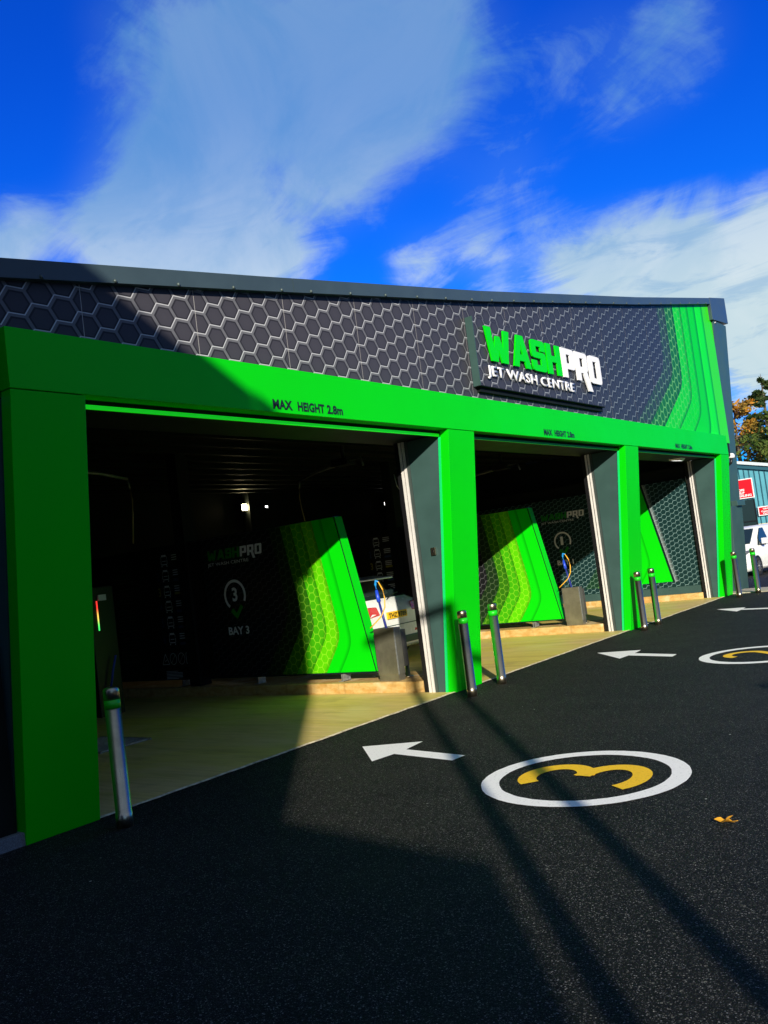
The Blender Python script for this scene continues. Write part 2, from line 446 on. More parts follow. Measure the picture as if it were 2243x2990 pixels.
# ------------------------------------------------------------------ ground
def gz(x, y):
    t_ = max(0, min(1, (x-18.)/15.)); t2 = max(0, min(1, (x-33.)/40.))
    return -.59*t_*t_*(3-2*t_) - .5*t2
b = MB(); xs = [-260,-120,-60,-30,-15,-8,-4,0,4,8,12,16,18] + [18+i*1.5 for i in range(1,12)] + [37,42,50,60,75,95,140,250]
ys = [-260,-120,-60,-30,-15,-8,-4,0,4,8,15,30,60,120,260]
grid = [[b.bm.verts.new((x, y, gz(x, y))) for y in ys] for x in xs]
for i in range(len(xs)-1):
    for j in range(len(ys)-1):
        f = b.bm.faces.new((grid[i][j], grid[i+1][j], grid[i+1][j+1], grid[i][j+1])); f.smooth = True
tag(b.build('ground', M['asphalt']), kind='structure')
fl = MB(); n_ = 90
edge = [(0.57 + (16.0-.57)*i/n_, .36 + random.uniform(-.009,.009)) for i in range(n_+1)]
for i in range(n_): fl.quad((edge[i][0], edge[i][1], .006), (edge[i+1][0], edge[i+1][1], .006), (edge[i+1][0], 9.2, .006), (edge[i][0], 9.2, .006))
fl.mi = 1
for i in range(n_): fl.quad((edge[i][0], edge[i][1]-.0, .0065), (edge[i+1][0], edge[i+1][1], .0065), (edge[i+1][0], edge[i+1][1]+.035, .0105), (edge[i][0], edge[i][1]+.035, .0105))
bmesh.ops.remove_doubles(fl.bm, verts=fl.bm.verts, dist=1e-5)
M['flooredge'] = mat('worn_floor_edge', (.72,.62,.42), .85, var=.4, vscale=18)
tag(fl.build('bay_floor', [M['concrete'], M['flooredge']]), kind='structure')
sl = MB(); sl.box((-3, .36, -.02), (.015, 3, .085), .006)
tag(sl.build('kerb', M['slab']), kind='structure')
pv = MB(); pv.hexa([(16.25,-3.5,-.02),(17.4,-3.5,-.02),(17.6,.7,-.02),(16.55,.7,-.02)], [(16.25,-3.5,.02),(17.4,-3.5,.02),(17.6,.7,.02),(16.55,.7,.02)])
tag(pv.build('pavement', M['pave']), kind='structure')
# bay marks on the far tarmac
def stripe(pts, label):
    b = MB(); b.quad(*[(x, y, gz(x, y)+.012) for x, y in pts])
    tag(b.build('parking_line', M['paintw']), label, 'road marking', 'white hatch lines by the parked van')
stripe([(18.0,-.35),(18.15,-.5),(22.4,.75),(22.2,.95)], 'white painted line nearest the end bollard')
stripe([(19.6,-.4),(19.75,-.5),(23.3,.5),(23.1,.65)], 'white painted line between the end bollard and van')
stripe([(22.4,-.2),(22.7,-.35),(30.0,1.6),(29.6,1.85)], 'long white painted line running towards the van wheel')
stripe([(27.5,1.6),(27.9,1.3),(38,4.1),(37.5,4.6)], 'white painted line along the side of the white van')

# painted arrows
def arrow(pts, label):
    b = MB(); b.bm.faces.new([b.bm.verts.new((x+random.uniform(-.004,.004), y, .0045)) for x, y in pts])
    return tag(b.build('painted_arrow', M['paintw']), label, 'road marking', 'white arrows pointing into the bays')
arrow([(2.77,-.29),(2.32,-.75),(2.565,-.79),(2.44,-1.44),(2.60,-1.455),(2.725,-.80),(3.0,-.775)], 'white painted arrow beside the number 3 circle')
arrow([(8.09,-.16),(7.47,-.74),(7.72,-.76),(7.46,-1.42),(7.65,-1.41),(7.90,-.77),(8.18,-.75)], 'white painted arrow beside the number 2 circle')
arrow([(13.21,-.27),(12.57,-.80),(12.8,-.81),(12.6,-1.45),(12.78,-1.45),(12.98,-.80),(13.21,-.78)], 'farthest white painted arrow, in front of the right bay')
def ring(name, c, r0, r1, z, m, a0=0, a1=360, seg=96, parent=None, X=(1,0,0), Y=(0,1,0), jit=.0):
    b = MB(); X = Vector(X); Y = Vector(Y); c = Vector(c)
    def P(r, a): return c + X*(r*math.cos(a)) + Y*(r*math.sin(a))
    vs = []
    for i in range(seg+1):
        a = rad(a0 + (a1-a0)*i/seg)
        vs.append((b.bm.verts.new(P(r0+random.uniform(-jit,jit), a)), b.bm.verts.new(P(r1+random.uniform(-jit,jit), a))))
    for p, q in zip(vs, vs[1:]): b.bm.faces.new((p[0], p[1], q[1], q[0]))
    return b.build(name, m, parent)
def ribbon(pts, w, z, b):
    pts = [Vector((p[0], p[1], 0)) for p in pts]; pr = None
    for i, p in enumerate(pts):
        d = (pts[min(i+1,len(pts)-1)]-pts[max(i-1,0)]).normalized(); n = Vector((-d.y, d.x, 0))
        ww = w[i] if hasattr(w,'__len__') else w
        cur = (b.bm.verts.new((p+n*ww/2) + Vector((0,0,z))), b.bm.verts.new((p-n*ww/2) + Vector((0,0,z))))
        if pr: b.bm.faces.new((pr[0], pr[1], cur[1], cur[0]))
        pr = cur
CX, CY = 2.185, -2.635
def circ(cx, cy, label, digit):
    t = thing('painted_bay_number', label, 'road marking', (cx, cy, 0))
    ring('circle', (0,0,.0045), .555, .675, 0, M['paintw'], parent=t, jit=.002)
    b = MB()
    if digit == 3:
        def arc(ccx, ccy, rx, ry, a0, a1, n=22): return [(ccx+rx*math.cos(rad(a0+(a1-a0)*i/n)), ccy+ry*math.sin(rad(a0+(a1-a0)*i/n))) for i in range(n+1)]
        ribbon(arc(-.02, .185, .225, .19, 148, -82), .125, .0045, b)
        ribbon(arc(-.02, -.185, .265, .20, 86, -138), .125, .0055, b)
    else:
        pts = [(.02+.21*math.cos(rad(a)), .17+.20*math.sin(rad(a))) for a in range(160, -40, -10)]
        pts += [(.12,-.02),(-.20,-.34)]
        ribbon(pts, .10, .0045, b); ribbon([(-.24,-.33),(.26,-.33)], .10, .0055, b)
    b.build('digit', M['painty'], t)
circ(CX, CY, 'white painted circle with a yellow number 3 on the tarmac', 3)
circ(7.38, -2.47, 'white painted circle with a yellow number 2, cut by the right edge', 2)

# ------------------------------------------------------------------ building
PX = [0, .567, 5.317, 5.884, 10.634, 11.201, 15.951, 16.518]
H = 3.0; RK = .35
def yf(z): return RK*(1 - z/H)
bld = thing('wash_building', 'long dark grey jet wash building with bright green portal frame', 'building', (0,0,0))
beam = MB(); beam.box((0,0,H+.004), (16.518,.117,H+.42), .004)
beam.build('green_beam', M['green'], bld)
br = MB(); br.box((0.004,.117,H+.01), (16.51,.30,H+.41)); br.build('beam_return', M['green'], bld)
for i in range(4):
    x0, x1 = PX[2*i], PX[2*i+1]
    p_ = MB(); d = .115
    p_.hexa([(x0,yf(0),0),(x1,yf(0),0),(x1,yf(0)+d,0),(x0,yf(0)+d,0)], [(x0,0,H-.004),(x1,0,H-.004),(x1,d,H-.004),(x0,d,H-.004)], .004)
    p_.build('green_post', M['green'], bld)
    e_ = MB()
    if i:
        e_.hexa([(x0-.006,yf(0)+d+.004,0),(x0+.02,yf(0)+d+.004,0),(x0+.02,yf(0)+d+.034,0),(x0-.006,yf(0)+d+.034,0)], [(x0-.006,d+.004,2.93),(x0+.02,d+.004,2.93),(x0+.02,d+.034,2.93),(x0-.006,d+.034,2.93)])
        e_.build('post_edge_trim', M['edge'], bld)
    j = MB(); j.hexa([(x0+.008,yf(0)+d+.036,0),(x1-.008,yf(0)+d+.036,0),(x1-.008,.60,0),(x0+.008,.60,0)], [(x0+.008,d+.036,2.96),(x1-.008,d+.036,2.96),(x1-.008,.60,2.96),(x0+.008,.60,2.96)])
    j.build('door_jamb', M['jamb'], bld)
    if i:
        for k, (a, c, xo, m) in enumerate([(.606,.612,-.002,'aludark'),(.617,.636,-.004,'aludark'),(.650,.680,-.006,'alu'),(.698,.726,-.008,'alu')]):
            tr = MB(); tr.box((x0+xo,a,0),(x0+.03,c,2.965)); tr.build('door_track', M[m], bld)
        bk = MB(); bk.box((x0+.012,.60,0),(x1-.01,.80,2.97)); bk.build('track_backing', M['black'], bld)
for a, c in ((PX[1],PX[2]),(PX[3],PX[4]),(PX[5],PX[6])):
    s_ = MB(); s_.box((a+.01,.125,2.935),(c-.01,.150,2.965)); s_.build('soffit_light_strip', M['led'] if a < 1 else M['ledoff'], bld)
    s_ = MB(); s_.box((a+.01,.16,2.97),(c-.01,.80,3.02)); s_.build('soffit', M['greydark'], bld)
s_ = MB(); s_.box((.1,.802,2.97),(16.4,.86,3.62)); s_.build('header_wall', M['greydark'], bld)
key = MB(); key.box((5.300,.385,1.59),(5.32,.445,1.68),.003); key.mi = 1; key.box((5.296,.405,1.62),(5.30,.425,1.65)); key.build('key_switch', [M['steel'], M['black']], bld)
M['joint'] = mat('bare_panel_edge', (.42,.40,.38), .5)
# fascia panels 1.1 m wide
def cap_top(x):
    P = [(-3,3.49),(.05,3.91),(2.56,4.27),(6.57,4.86),(12.31,5.78),(17.02,6.585),(18.3,6.80)]
    for (a, za), (c, zc) in zip(P, P[1:]):
        if x <= c: return za + (zc-za)*(x-a)/(c-a)
    return P[-1][1]
edges = [.70 + 1.1*i for i in range(-3, 16)]; edges = [e for e in edges if e < 17.15] + [17.2]
for a, c in zip(edges, edges[1:]):
    p_ = MB(); a2, c2 = a+.004, c-.004; n = 4
    f = [(a2 + (c2-a2)*k/n) for k in range(n+1)]
    lo = H+.30 if a > -.5 else H+.02
    p_.hexa([(a2,.12,lo),(c2,.12,lo),(c2,.12,cap_top(c2)-.10),(a2,.12,cap_top(a2)-.10)], [(a2,.135,lo),(c2,.135,lo),(c2,.135,cap_top(c2)-.10),(a2,.135,cap_top(a2)-.10)], .0015)
    p_.build('fascia_panel', M['fascia'], bld)
    if a > -1: js = MB(); js.hexa([(a-.003,.1225,lo),(a+.003,.1225,lo),(a+.003,.1225,cap_top(a)-.10),(a-.003,.1225,cap_top(a)-.10)], [(a-.003,.14,lo),(a+.003,.14,lo),(a+.003,.14,cap_top(a)-.10),(a-.003,.14,cap_top(a)-.10)]); js.build('panel_joint', M['joint'], bld)
bw = MB(); pts = [-3] + [x for x in (.05,2.56,6.57,12.31)] + [17.19]
for a, c in zip(pts, pts[1:]): bw.hexa([(a,.142,3.02),(c,.142,3.02),(c,.142,cap_top(c)-.03),(a,.142,cap_top(a)-.03)], [(a,.30,3.02),(c,.30,3.02),(c,.30,cap_top(c)-.03),(a,.30,cap_top(a)-.03)])
bw.build('fascia_backing', M['greydark'], bld)
joints = [-3, 3.0, 6.62, 10.3, 14.0, 17.05]
allx = sorted(set(joints + [.05,2.56,6.57,12.31,17.02]))
for a, c in zip(joints, joints[1:]):
    b = MB(); xs_ = [a+.004] + [x for x in allx if a < x < c] + [c-.004]
    for u, v in zip(xs_, xs_[1:]):
        b.hexa([(u,.05,cap_top(u)-.135),(v,.05,cap_top(v)-.135),(v,.05,cap_top(v)),(u,.05,cap_top(u))], [(u,.36,cap_top(u)-.135),(v,.36,cap_top(v)-.135),(v,.36,cap_top(v)),(u,.36,cap_top(u))])
    bmesh.ops.remove_doubles(b.bm, verts=b.bm.verts, dist=1e-4)
    xr = a + .25
    b.mi = 1
    while xr < c:
        zc = cap_top(xr) - .12
        b.lathe((xr,.05,zc), [(.016,0),(.016,-.004),(.010,-.012),(.003,-.014)], 10, 'y'); xr += .62
    b.build('parapet_capping', [M['grey'], M['aludark']], bld)
b = MB(); b.hexa([(17.06,.045,6.10),(18.30,.045,6.18),(18.30,.40,6.18),(17.06,.40,6.10)], [(17.06,.045,6.60),(18.30,.045,6.80),(18.30,.40,6.80),(17.06,.40,6.60)], .006)
b.mi = 1; b.tube([(17.35,.09,6.10),(17.35,.09,6.055)], .03); b.build('capping_end', [M['grey'], M['galv']], bld)
def yc(z): return .08 + (6.1-z)/6.1*.42
b = MB(); b.hexa([(17.0,yc(0),-.1),(18.2,yc(0),-.1),(18.2,yc(0)+.25,-.1),(17.0,yc(0)+.25,-.1)], [(17.205,yc(6.09),6.12),(18.2,yc(6.09),6.12),(18.2,yc(6.09)+.25,6.12),(17.205,yc(6.09)+.25,6.12)])
b.build('corner_column', M['jamb'], bld)
b = MB(); b.hexa([(16.53,yc(0)+.03,0),(17.0,yc(0)+.03,0),(17.0,.8,0),(16.53,.8,0)], [(16.53,yc(3.4)+.03,3.4),(17.2,yc(3.4)+.03,3.4),(17.2,.8,3.4),(16.53,.8,3.4)])
b.build('end_wall', M['greydark'], bld)
dp = MB(); dp.hexa([(17.05,yc(0)-.11,0),(17.55,yc(0)-.11,0),(17.55,yc(0),0),(17.05,yc(0),0)], [(17.05,yc(1.9)-.11,1.9),(17.55,yc(1.9)-.11,1.9),(17.55,yc(1.9)-.003,1.9),(17.05,yc(1.9)-.003,1.9)], .01)
dp.box((17.45,yc(2)-.14,1.9),(18.1,yc(2)-.003,2.02),.01)
dp.hexa([(17.6,yc(0)-.07,-.05),(18.1,yc(0)-.07,-.05),(18.1,yc(0)-.003,-.05),(17.6,yc(0)-.003,-.05)], [(17.6,yc(1.9)-.07,1.9),(18.1,yc(1.9)-.07,1.9),(18.1,yc(1.9)-.003,1.9),(17.6,yc(1.9)-.003,1.9)], .01)
dp.build('column_cladding', M['jamb'], bld)
# lettering on the beam
for x0 in (2.47, 7.74, 13.10):
    for s_, dx_, w_ in (('MAX',0,.255),('HEIGHT',.325,.375),('2.8m',.735,.235)): text('max_height_lettering', s_, M['textblack'], (x0+dx_,-.004,3.035), (1,0,0), (0,0,1), w=w_, h=.088, bold=.042, parent=bld)
# shell
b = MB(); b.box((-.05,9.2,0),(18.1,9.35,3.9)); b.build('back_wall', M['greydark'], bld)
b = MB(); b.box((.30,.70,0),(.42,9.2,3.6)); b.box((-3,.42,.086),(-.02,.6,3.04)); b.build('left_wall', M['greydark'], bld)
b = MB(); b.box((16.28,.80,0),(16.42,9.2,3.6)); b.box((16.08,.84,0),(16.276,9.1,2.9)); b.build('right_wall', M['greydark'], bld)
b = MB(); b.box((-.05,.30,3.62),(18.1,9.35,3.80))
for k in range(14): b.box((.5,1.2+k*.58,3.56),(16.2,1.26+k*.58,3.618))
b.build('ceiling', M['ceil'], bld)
for x in (5.45, 10.8):
    for y in (4.9, 8.9):
        b = MB(); b.box((x,y,0.13),(x+.22,y+.22,3.6)); b.build('steel_column', M['greydark'], bld)

# kerb islands
def kerb(x0, x1, label):
    b = MB(); y0 = .80; r = .07
    pts = [(x0+r,y0),(x1-r,y0),(x1,y0+r),(x1,9.15),(x0,9.15),(x0,y0+r)]
    b.hexa([(x,y,0) for x,y in pts], [(x,y,.135) for x,y in pts], .012)
    return tag(b.build('kerb_island', M['kerb']), label, 'kerb', 'raised concrete kerbs between the bays')
kerb(5.34, 6.15, 'stained raised concrete kerb under the bay 3 partition')
kerb(10.66, 11.45, 'stained raised concrete kerb under the partition in the middle bay')
kerb(15.90, 16.299, 'stained raised concrete kerb along the wall of the right bay')

# ------------------------------------------------------------------ roof sign
sg = thing('shop_sign', 'box sign reading WASHPRO JET WASH CENTRE on the honeycomb fascia', 'sign', (0,0,0))
b = MB(); b.box((6.24,.02,3.60),(10.08,.119,4.47),.003); b.build('sign_box', [M['fascia']], sg)
b = MB(); b.box((6.225,.018,3.598),(6.238,.119,4.472)); b.build('side_trim', M['jamb'], sg)
b = MB(); b.box((6.30,.070,3.535),(10.08,.119,3.598)); b.build('underside_tray', M['greydark'], sg)  # dark strip standing in for the shade and recess below the sign
b = MB(); b.box((6.226,.020,3.590),(10.08,.118,3.599)); b.build('bottom_edge', M['greydark'], sg)
washpro((6.44,-.0,3.93), (1,0,0), (0,0,1), 3.56, .44, .022, sg, M['letgreen'], M['white'])
text('tagline_lettering', 'JET WASH CENTRE', M['white'], (6.40,.0,3.69), (1,0,0), (0,0,1), w=2.55, h=.175, bold=.022, ext=.014, parent=sg, space=.97)

# ------------------------------------------------------------------ partitions
XN, ZN = (0,-1,0), (0,0,1)
def icon_car(b, y, z, s=.11, x=-.006):
    # outline of a car seen from the front
    def q(y0,z0,y1,z1): b.quad((x,y-y0*s,z+z0*s),(x,y-y1*s,z+z0*s),(x,y-y1*s,z+z1*s),(x,y-y0*s,z+z1*s))
    q(-.42,.55,.42,.80); q(-.55,.28,-.47,.62); q(.47,.28,.55,.62); q(-.60,-.30,-.50,.20); q(.50,-.30,.60,.20); q(-.35,.0,.35,.10)
    q(-.50,-.40,.50,-.28); q(-.55,-.62,-.35,-.46); q(.35,-.62,.55,-.46)
def bay_logo(parent, x, num, dz=0):
    washpro((x,4.50,1.93+dz), XN, ZN, 1.12, .145, 0, parent, M['textgreen'], M['textwhite'], 'logo_letter', .12)
    text('logo_tagline', 'JET WASH CENTRE', M['textwhite'], (x,4.50,1.835+dz), XN, ZN, w=.85, h=.06, bold=.0, parent=parent)
    ring('number_ring', (x,4.005,1.40+dz), .182, .222, 0, M['textwhite'], -28, 232, 48, parent, XN, ZN)
    text('bay_digit', str(num), M['textwhite'], (x,4.06,1.31+dz), XN, ZN, w=.105 if num != 1 else .07, h=.20, bold=.03, parent=parent)
    b = MB()
    b.quad((x,4.07,1.22+dz),(x,4.12,1.17+dz),(x,4.005,1.055+dz),(x,4.005,1.145+dz))
    b.quad((x,4.005,1.145+dz),(x,4.005,1.055+dz),(x,3.865,1.225+dz),(x,3.905,1.265+dz)); b.build('tick_mark', M['textgreen'], parent)
    text('bay_lettering', 'BAY %d' % num, M['textwhite'], (x,4.215,.84+dz), XN, ZN, w=.42, h=.115, bold=.03, parent=parent)
def yfr(z): return 1.60 + (z-.24)*.195
def partition(px, num, label):
    t = thing('bay_partition', label, 'partition', (px,0,0), 0, 'printed partitions between the bays')
    def slab(y0f, y1f, m, name, th=.10, z0=.25, z1=2.25):
        b = MB(); b.hexa([(0,y0f(z0),z0),(th,y0f(z0),z0),(th,y1f(z0),z0),(0,y1f(z0),z0)], [(0,y0f(z1),z1),(th,y0f(z1),z1),(th,y1f(z1),z1),(0,y1f(z1),z1)])
        return b.build(name, m, t)
    slab(lambda z: yfr(z)+.035, lambda z: 3.10, M['partition'], 'front_panel')
    slab(lambda z: 3.105, lambda z: 4.60, M['partition'], 'bay_number_panel')
    slab(lambda z: 4.607, lambda z: 6.0, M['black'], 'menu_panel')
    slab(lambda z: 6.005, lambda z: 8.6, M['darkgreenprint'], 'rules_panel')
    slab(lambda z: yfr(z)+.018, lambda z: yfr(z)+.033, M['trim'], 'edge_strip', .104)
    slab(lambda z: yfr(z), lambda z: yfr(z)+.016, M['green'], 'green_end_cap', .135)
    b = MB(); b.box((-.006,1.63,.232),(.106,8.6,.248)); b.box((-.004,2.02,2.252),(.104,8.6,2.262)); b.build('panel_rail', M['trim'], t)
    for y in (2.15, 3.70, 5.3, 7.2):
        b = MB(); b.box((-.03,y,.135),(.11,y+.012,.232)); b.box((.012,y+.012,.135),(.02,y+.075,.232)); b.box((-.03,y+.0,.135),(.13,y+.09,.142)); b.build('foot_bracket', M['galv'], t)
    bay_logo(t, -.004, num)
    b = MB()
    zs = [2.03,1.80,1.56,1.33,1.09,.84]
    for z in zs: icon_car(b, 5.47, z, .13)
    for i, z in enumerate(zs):
        for k in range(3): b.quad((-.005,5.30,z+.075-k*.035),(-.005,5.04+.05*k,z+.075-k*.035),(-.005,5.04+.05*k,z+.09-k*.035),(-.005,5.30,z+.09-k*.035))
    for k in range(6): b.quad((-.005,5.70,.36-k*.022),(-.005,5.32+(.1 if k in (0,5) else 0),.36-k*.022),(-.005,5.32+(.1 if k in (0,5) else 0),.368-k*.022),(-.005,5.70,.368-k*.022))
    b.build('menu_icons', M['menutext'], t)
    b = MB(); b.quad((-.006,5.30,1.515),(-.006,4.98,1.515),(-.006,4.98,1.55),(-.006,5.30,1.55)); b.build('yellow_bar', M['menuyellow'], t)
    b = MB()
    for z in (1.76,1.29,1.05,.80): b.quad((-.006,5.30,z-.045),(-.006,4.98,z-.045),(-.006,4.98,z-.005),(-.006,5.30,z-.005))
    b.build('blue_bar', M['menublue'], t)
    for i, z in enumerate(zs[1:]):
        text('menu_digit', str(i+2), M['menuyellow'] if i == 1 else M['menublue'], (-.006,5.68,z-.06), XN, ZN, w=.06, h=.14, bold=.02, parent=t)
    # warning pictograms
    b = MB()
    def loop(pts, w=.006):
        n = len(pts)
        for i in range(n):
            (y0,z0),(y1,z1) = pts[i], pts[(i+1)%n]; d = Vector((y1-y0,z1-z0)).normalized(); nn = Vector((-d[1],d[0]))*w
            b.quad((-.006,y0+nn[0],z0+nn[1]),(-.006,y1+nn[0],z1+nn[1]),(-.006,y1-nn[0],z1-nn[1]),(-.006,y0-nn[0],z0-nn[1]))
    loop([(5.76,.47),(5.60,.47),(5.68,.63)])
    for cy in (5.50,5.31):
        loop([(cy+.075*math.cos(k*math.pi/12),.55+.085*math.sin(k*math.pi/12)) for k in range(24)], .005); loop([(cy+.05,.49),(cy-.05,.61)], .004)
    loop([(5.20,.475),(5.05,.475),(5.05,.63),(5.20,.63)])
    loop([(5.16,.59),(5.09,.55)], .014); loop([(5.70,.51),(5.66,.54)], .006)
    b.build('warning_pictograms', M['menutext'], t)
    b = MB()
    for k in range(26):
        z = 1.9 - k*.055
        if k in (3,9,17): continue
        b.quad((-.005,6.75,z),(-.005,6.25+random.uniform(0,.2),z),(-.005,6.25,z+.012),(-.005,6.75,z+.012))
    b.build('rules_print', M['menudim'], t)
    return t
M['darkgreenprint'] = mat('dark_green_print', (.006,.016,.007), .4, var=.2)
M['menutext'] = mat('menu_white_print', (.75,.80,.80), .5)
M['menuyellow'] = mat('menu_yellow_print', (.45,.40,.05), .5)
M['menublue'] = mat('menu_blue_print', (.04,.09,.20), .5)
M['menudim'] = mat('rules_dim_print', (.10,.17,.08), .5)
partition(5.5, 3, 'partition printed BAY 3 with honeycomb and bright green front end')
partition(10.82, 2, 'green and honeycomb partition seen through the middle opening')
w = thing('bay_wall_panel', 'honeycomb wall panel printed BAY 1 in the right bay', 'wall panel', (16.02,-.09,0))
b = MB(); b.hexa([(0,.90,.30),(.05,.90,.30),(.05,8.6,.30),(0,8.6,.30)], [(0,.90,2.62),(.05,.90,2.62),(.05,8.6,2.62),(0,8.6,2.62)]); b.build('printed_panel', M['wallprint'], w)
b = MB(); b.box((.0,.9,.136),(.05,8.6,.296)); b.build('plinth', M['jamb'], w)
bay_logo(w, -.004, 1, .21)

# ------------------------------------------------------------------ stainless lance cabinets
def cabinet(loc, label):
    t = thing('lance_cabinet', label, 'cabinet', loc, 0, 'stainless lance holders at the partition ends')
    b = MB(); b.box((0,0,.075),(.13,.32,.645),.004); b.box((.004,.01,0),(.126,.31,.075)); b.build('main_box', M['cabinet'], t)
    b = MB(); b.box((.134,.03,.15),(.27,.26,.60),.003); b.build('side_box', M['aludarker'], t)
    b = MB(); b.lathe((.34,.12,0), [(.07,0),(.07,.008),(.026,.012),(.026,.30)], 16); b.build('support_post', M['steel'], t)
    b = MB(); b.box((-.004,-.004,.075),(.008,.010,.648)); b.build('box_edge', M['galv'], t)
    ln = MB(); ln.tube([(.07,.16,.62),(.07,.19,.78),(.07,.225,.97)], [.017,.016,.015], 10); ln.build('lance_hose', M['bluedark'], t)
    ln = MB(); ln.tube([(.07,.225,.97),(.07,.235,1.03),(.07,.245,1.12)], [.027,.026,.019], 10); ln.build('trigger_grip', M['blue'], t)
    ln = MB(); ln.tube([(.07,.245,1.12),(.07,.25,1.19),(.07,.235,1.235),(.07,.20,1.22)], [.016,.018,.016,.011], 10); ln.build('lance_head', M['lightblue'], t)
    ln = MB(); ln.tube([(.07,.20,1.22),(.07,.15,1.13),(.07,.13,1.02),(.07,.145,.90),(.06,.20,.80),(.03,.29,.72),(.0,.36,.66)], .008, 8); ln.build('yellow_hose', M['yellow'], t)
    return t
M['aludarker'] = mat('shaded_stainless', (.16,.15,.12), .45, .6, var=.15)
M['bluedark'] = mat('navy_hose', (.02,.03,.22), .4)
cabinet((5.40,1.20,.136), 'stainless lance cabinet in front of the white car')
cabinet((10.72,1.20,.136), 'stainless lance cabinet in front of the BAY 1 wall')

# overhead arms, hoses, lamps
def boom(loc, rz, label):
    t = thing('boom_arm', label, 'boom arm', loc, rz, 'ceiling swivel booms for the wash hoses')
    b = MB(); b.box((-.17,-.12,-.12),(.17,.12,.0),.01); b.tube([(0,0,0),(0,0,.35)], .035); b.build('swivel_head', M['black'], t)
    b = MB(); b.tube([(.1,0,-.06),(-.62,.02,-.12),(-1.05,.04,-.20)], [.03,.026,.022]); b.tube([(-1.05,.04,-.20),(-1.08,.04,-.34)], .012); b.build('arm', M['galvdark'], t)
    b = MB(); b.tube([(-1.08,.04,-.34),(-1.10,.04,-.5),(-1.08,.04,-.7),(-1.02,.06,-1.12)], .010, 8); b.build('hanging_hose', M['yellowdim'], t)
    b = MB(); b.tube([(.1,0,-.05),(.45,-.1,-.06),(.5,-.12,-.2)], .016); b.build('side_pipe', M['galvdark'], t)
    return t
M['galvdark'] = mat('dull_galvanised', (.22,.24,.23), .4, .6, var=.2)
M['yellowdim'] = mat('brass_hose', (.30,.24,.08), .5)
boom((8.1,3.85,3.4), rad(-90), 'dark swivel boom with hose hanging over the BAY 3 partition')
boom((3.55,5.0,3.42), rad(180), 'dark swivel boom hanging behind the left green post')
boom((13.42,3.85,3.4), rad(-90), 'dark swivel boom in the middle opening')
def flood(loc, m, label, s=1.0):
    t = thing('flood_light', label, 'flood light', loc, 0, 'lamps at the back of the bays')
    b = MB(); b.box((-.13*s,0,-.09*s),(.13*s,.07,.09*s),.008); b.build('housing', M['black'], t)
    b = MB(); b.box((-.105*s,-.012,-.065*s),(.105*s,-.002,.065*s)); b.build('lens', m, t)
    b = MB(); b.tube([(0,.07,0),(0,.18,.06)], .015); b.build('bracket', M['galvdark'], t)
flood((10.78,9.0,3.26), M['lampwarm'], 'glowing warm flood light above the BAY 3 lettering')
flood((11.44,9.0,3.26), M['lampwhite'], 'small white lamp just right of the warm flood light', .32)
flood((16.06,9.0,3.25), M['lampwhite'], 'small white lamp above the parked car', .62)
t = thing('ceiling_lamp', 'square white lamp on the ceiling of the right bay', 'lamp', (13.9,1.02,2.96))
b = MB(); b.hexa([(-.10,-.10,-.05),(.12,-.10,-.05),(.12,.10,-.02),(-.10,.10,-.02)], [(-.13,-.13,0),(.15,-.13,0),(.15,.13,.0),(-.13,.13,.0)]); b.build('housing', M['white'], t)
t.location = (14.78,.56,2.966); b = MB(); b.quad((-.09,-.09,-.053),(.11,-.09,-.053),(.11,.09,-.024),(-.09,.09,-.024)); b.build('lens', M['lampsoft'], t)
# wall conduit loop
b = MB(); b.tube([(16.0,.83,2.66),(16.0,.81,2.5),(16.0,.74,2.36),(16.0,.66,2.30)], .007, 6)
tag(b.build('hanging_cable', M['textwhite']), 'thin pale cable looping by the track in the right bay', 'cable')
b = MB(); b.tube([(6.92,2.0,2.82),(6.96,2.0,2.65),(7.06,2.0,2.55),(7.25,2.0,2.50)], .006, 6)
tag(b.build('hanging_cable', M['textwhite']), 'thin pale cable beside the door track of the left bay', 'cable')
# payment post with coloured light bar at the back of the left bay
t = thing('payment_post', 'dark post with a red to green light bar behind the left bollard', 'payment post', (3.97,5.05,0))
b = MB(); b.box((-.10,.03,0),(.28,.30,1.75),.01); b.build('body', M['black'], t)
def bar(tt, p):
    x, y, z = tt.xyz(tt.obj()); f = tt.ss(z, 1.16, 1.56)
    c = tt.mix(tt.ss(f, 0., .45), (.05,.9,.15), (1,.65,.1)); c = tt.mix(tt.ss(f, .45, .9), c, (1,.04,.03))
    tt.put(p.inputs['Emission Color'], c); p.inputs['Emission Strength'].default_value = 1.2; tt.put(p.inputs['Base Color'], c)
M['bar'] = mat('status_light_bar', build=bar)
b = MB(); b.box((-.007,.018,1.16),(.007,.028,1.56)); b.build('light_bar', M['bar'], t)
b = MB(); b.tube([(.16,-.05,.80),(.10,-.05,.62),(.04,-.05,.40)], .014, 8); b.build('blue_lance', M['blue'], t)
b = MB(); b.box((.02,.0,1.56),(.14,.03,1.64)); b.build('screen', M['menutext'], t)
# drain grate
t = thing('drain_grate', 'galvanised drain grate in the floor behind the left bollard', 'drain grate', (2.50,3.12,.0))
b = MB()
for k in range(15): b.box((-.30,-.42+k*.06,.008),(.30,-.395+k*.06,.022))
b.box((-.32,-.45,.008),(-.302,.47,.024)); b.box((.302,-.45,.008),(.32,.47,.024)); b.build('slats', M['galv'], t)
b = MB(); b.quad((-.30,-.44,.0075),(.30,-.44,.0075),(.30,.46,.0075),(-.30,.46,.0075)); b.build('channel', M['black'], t)

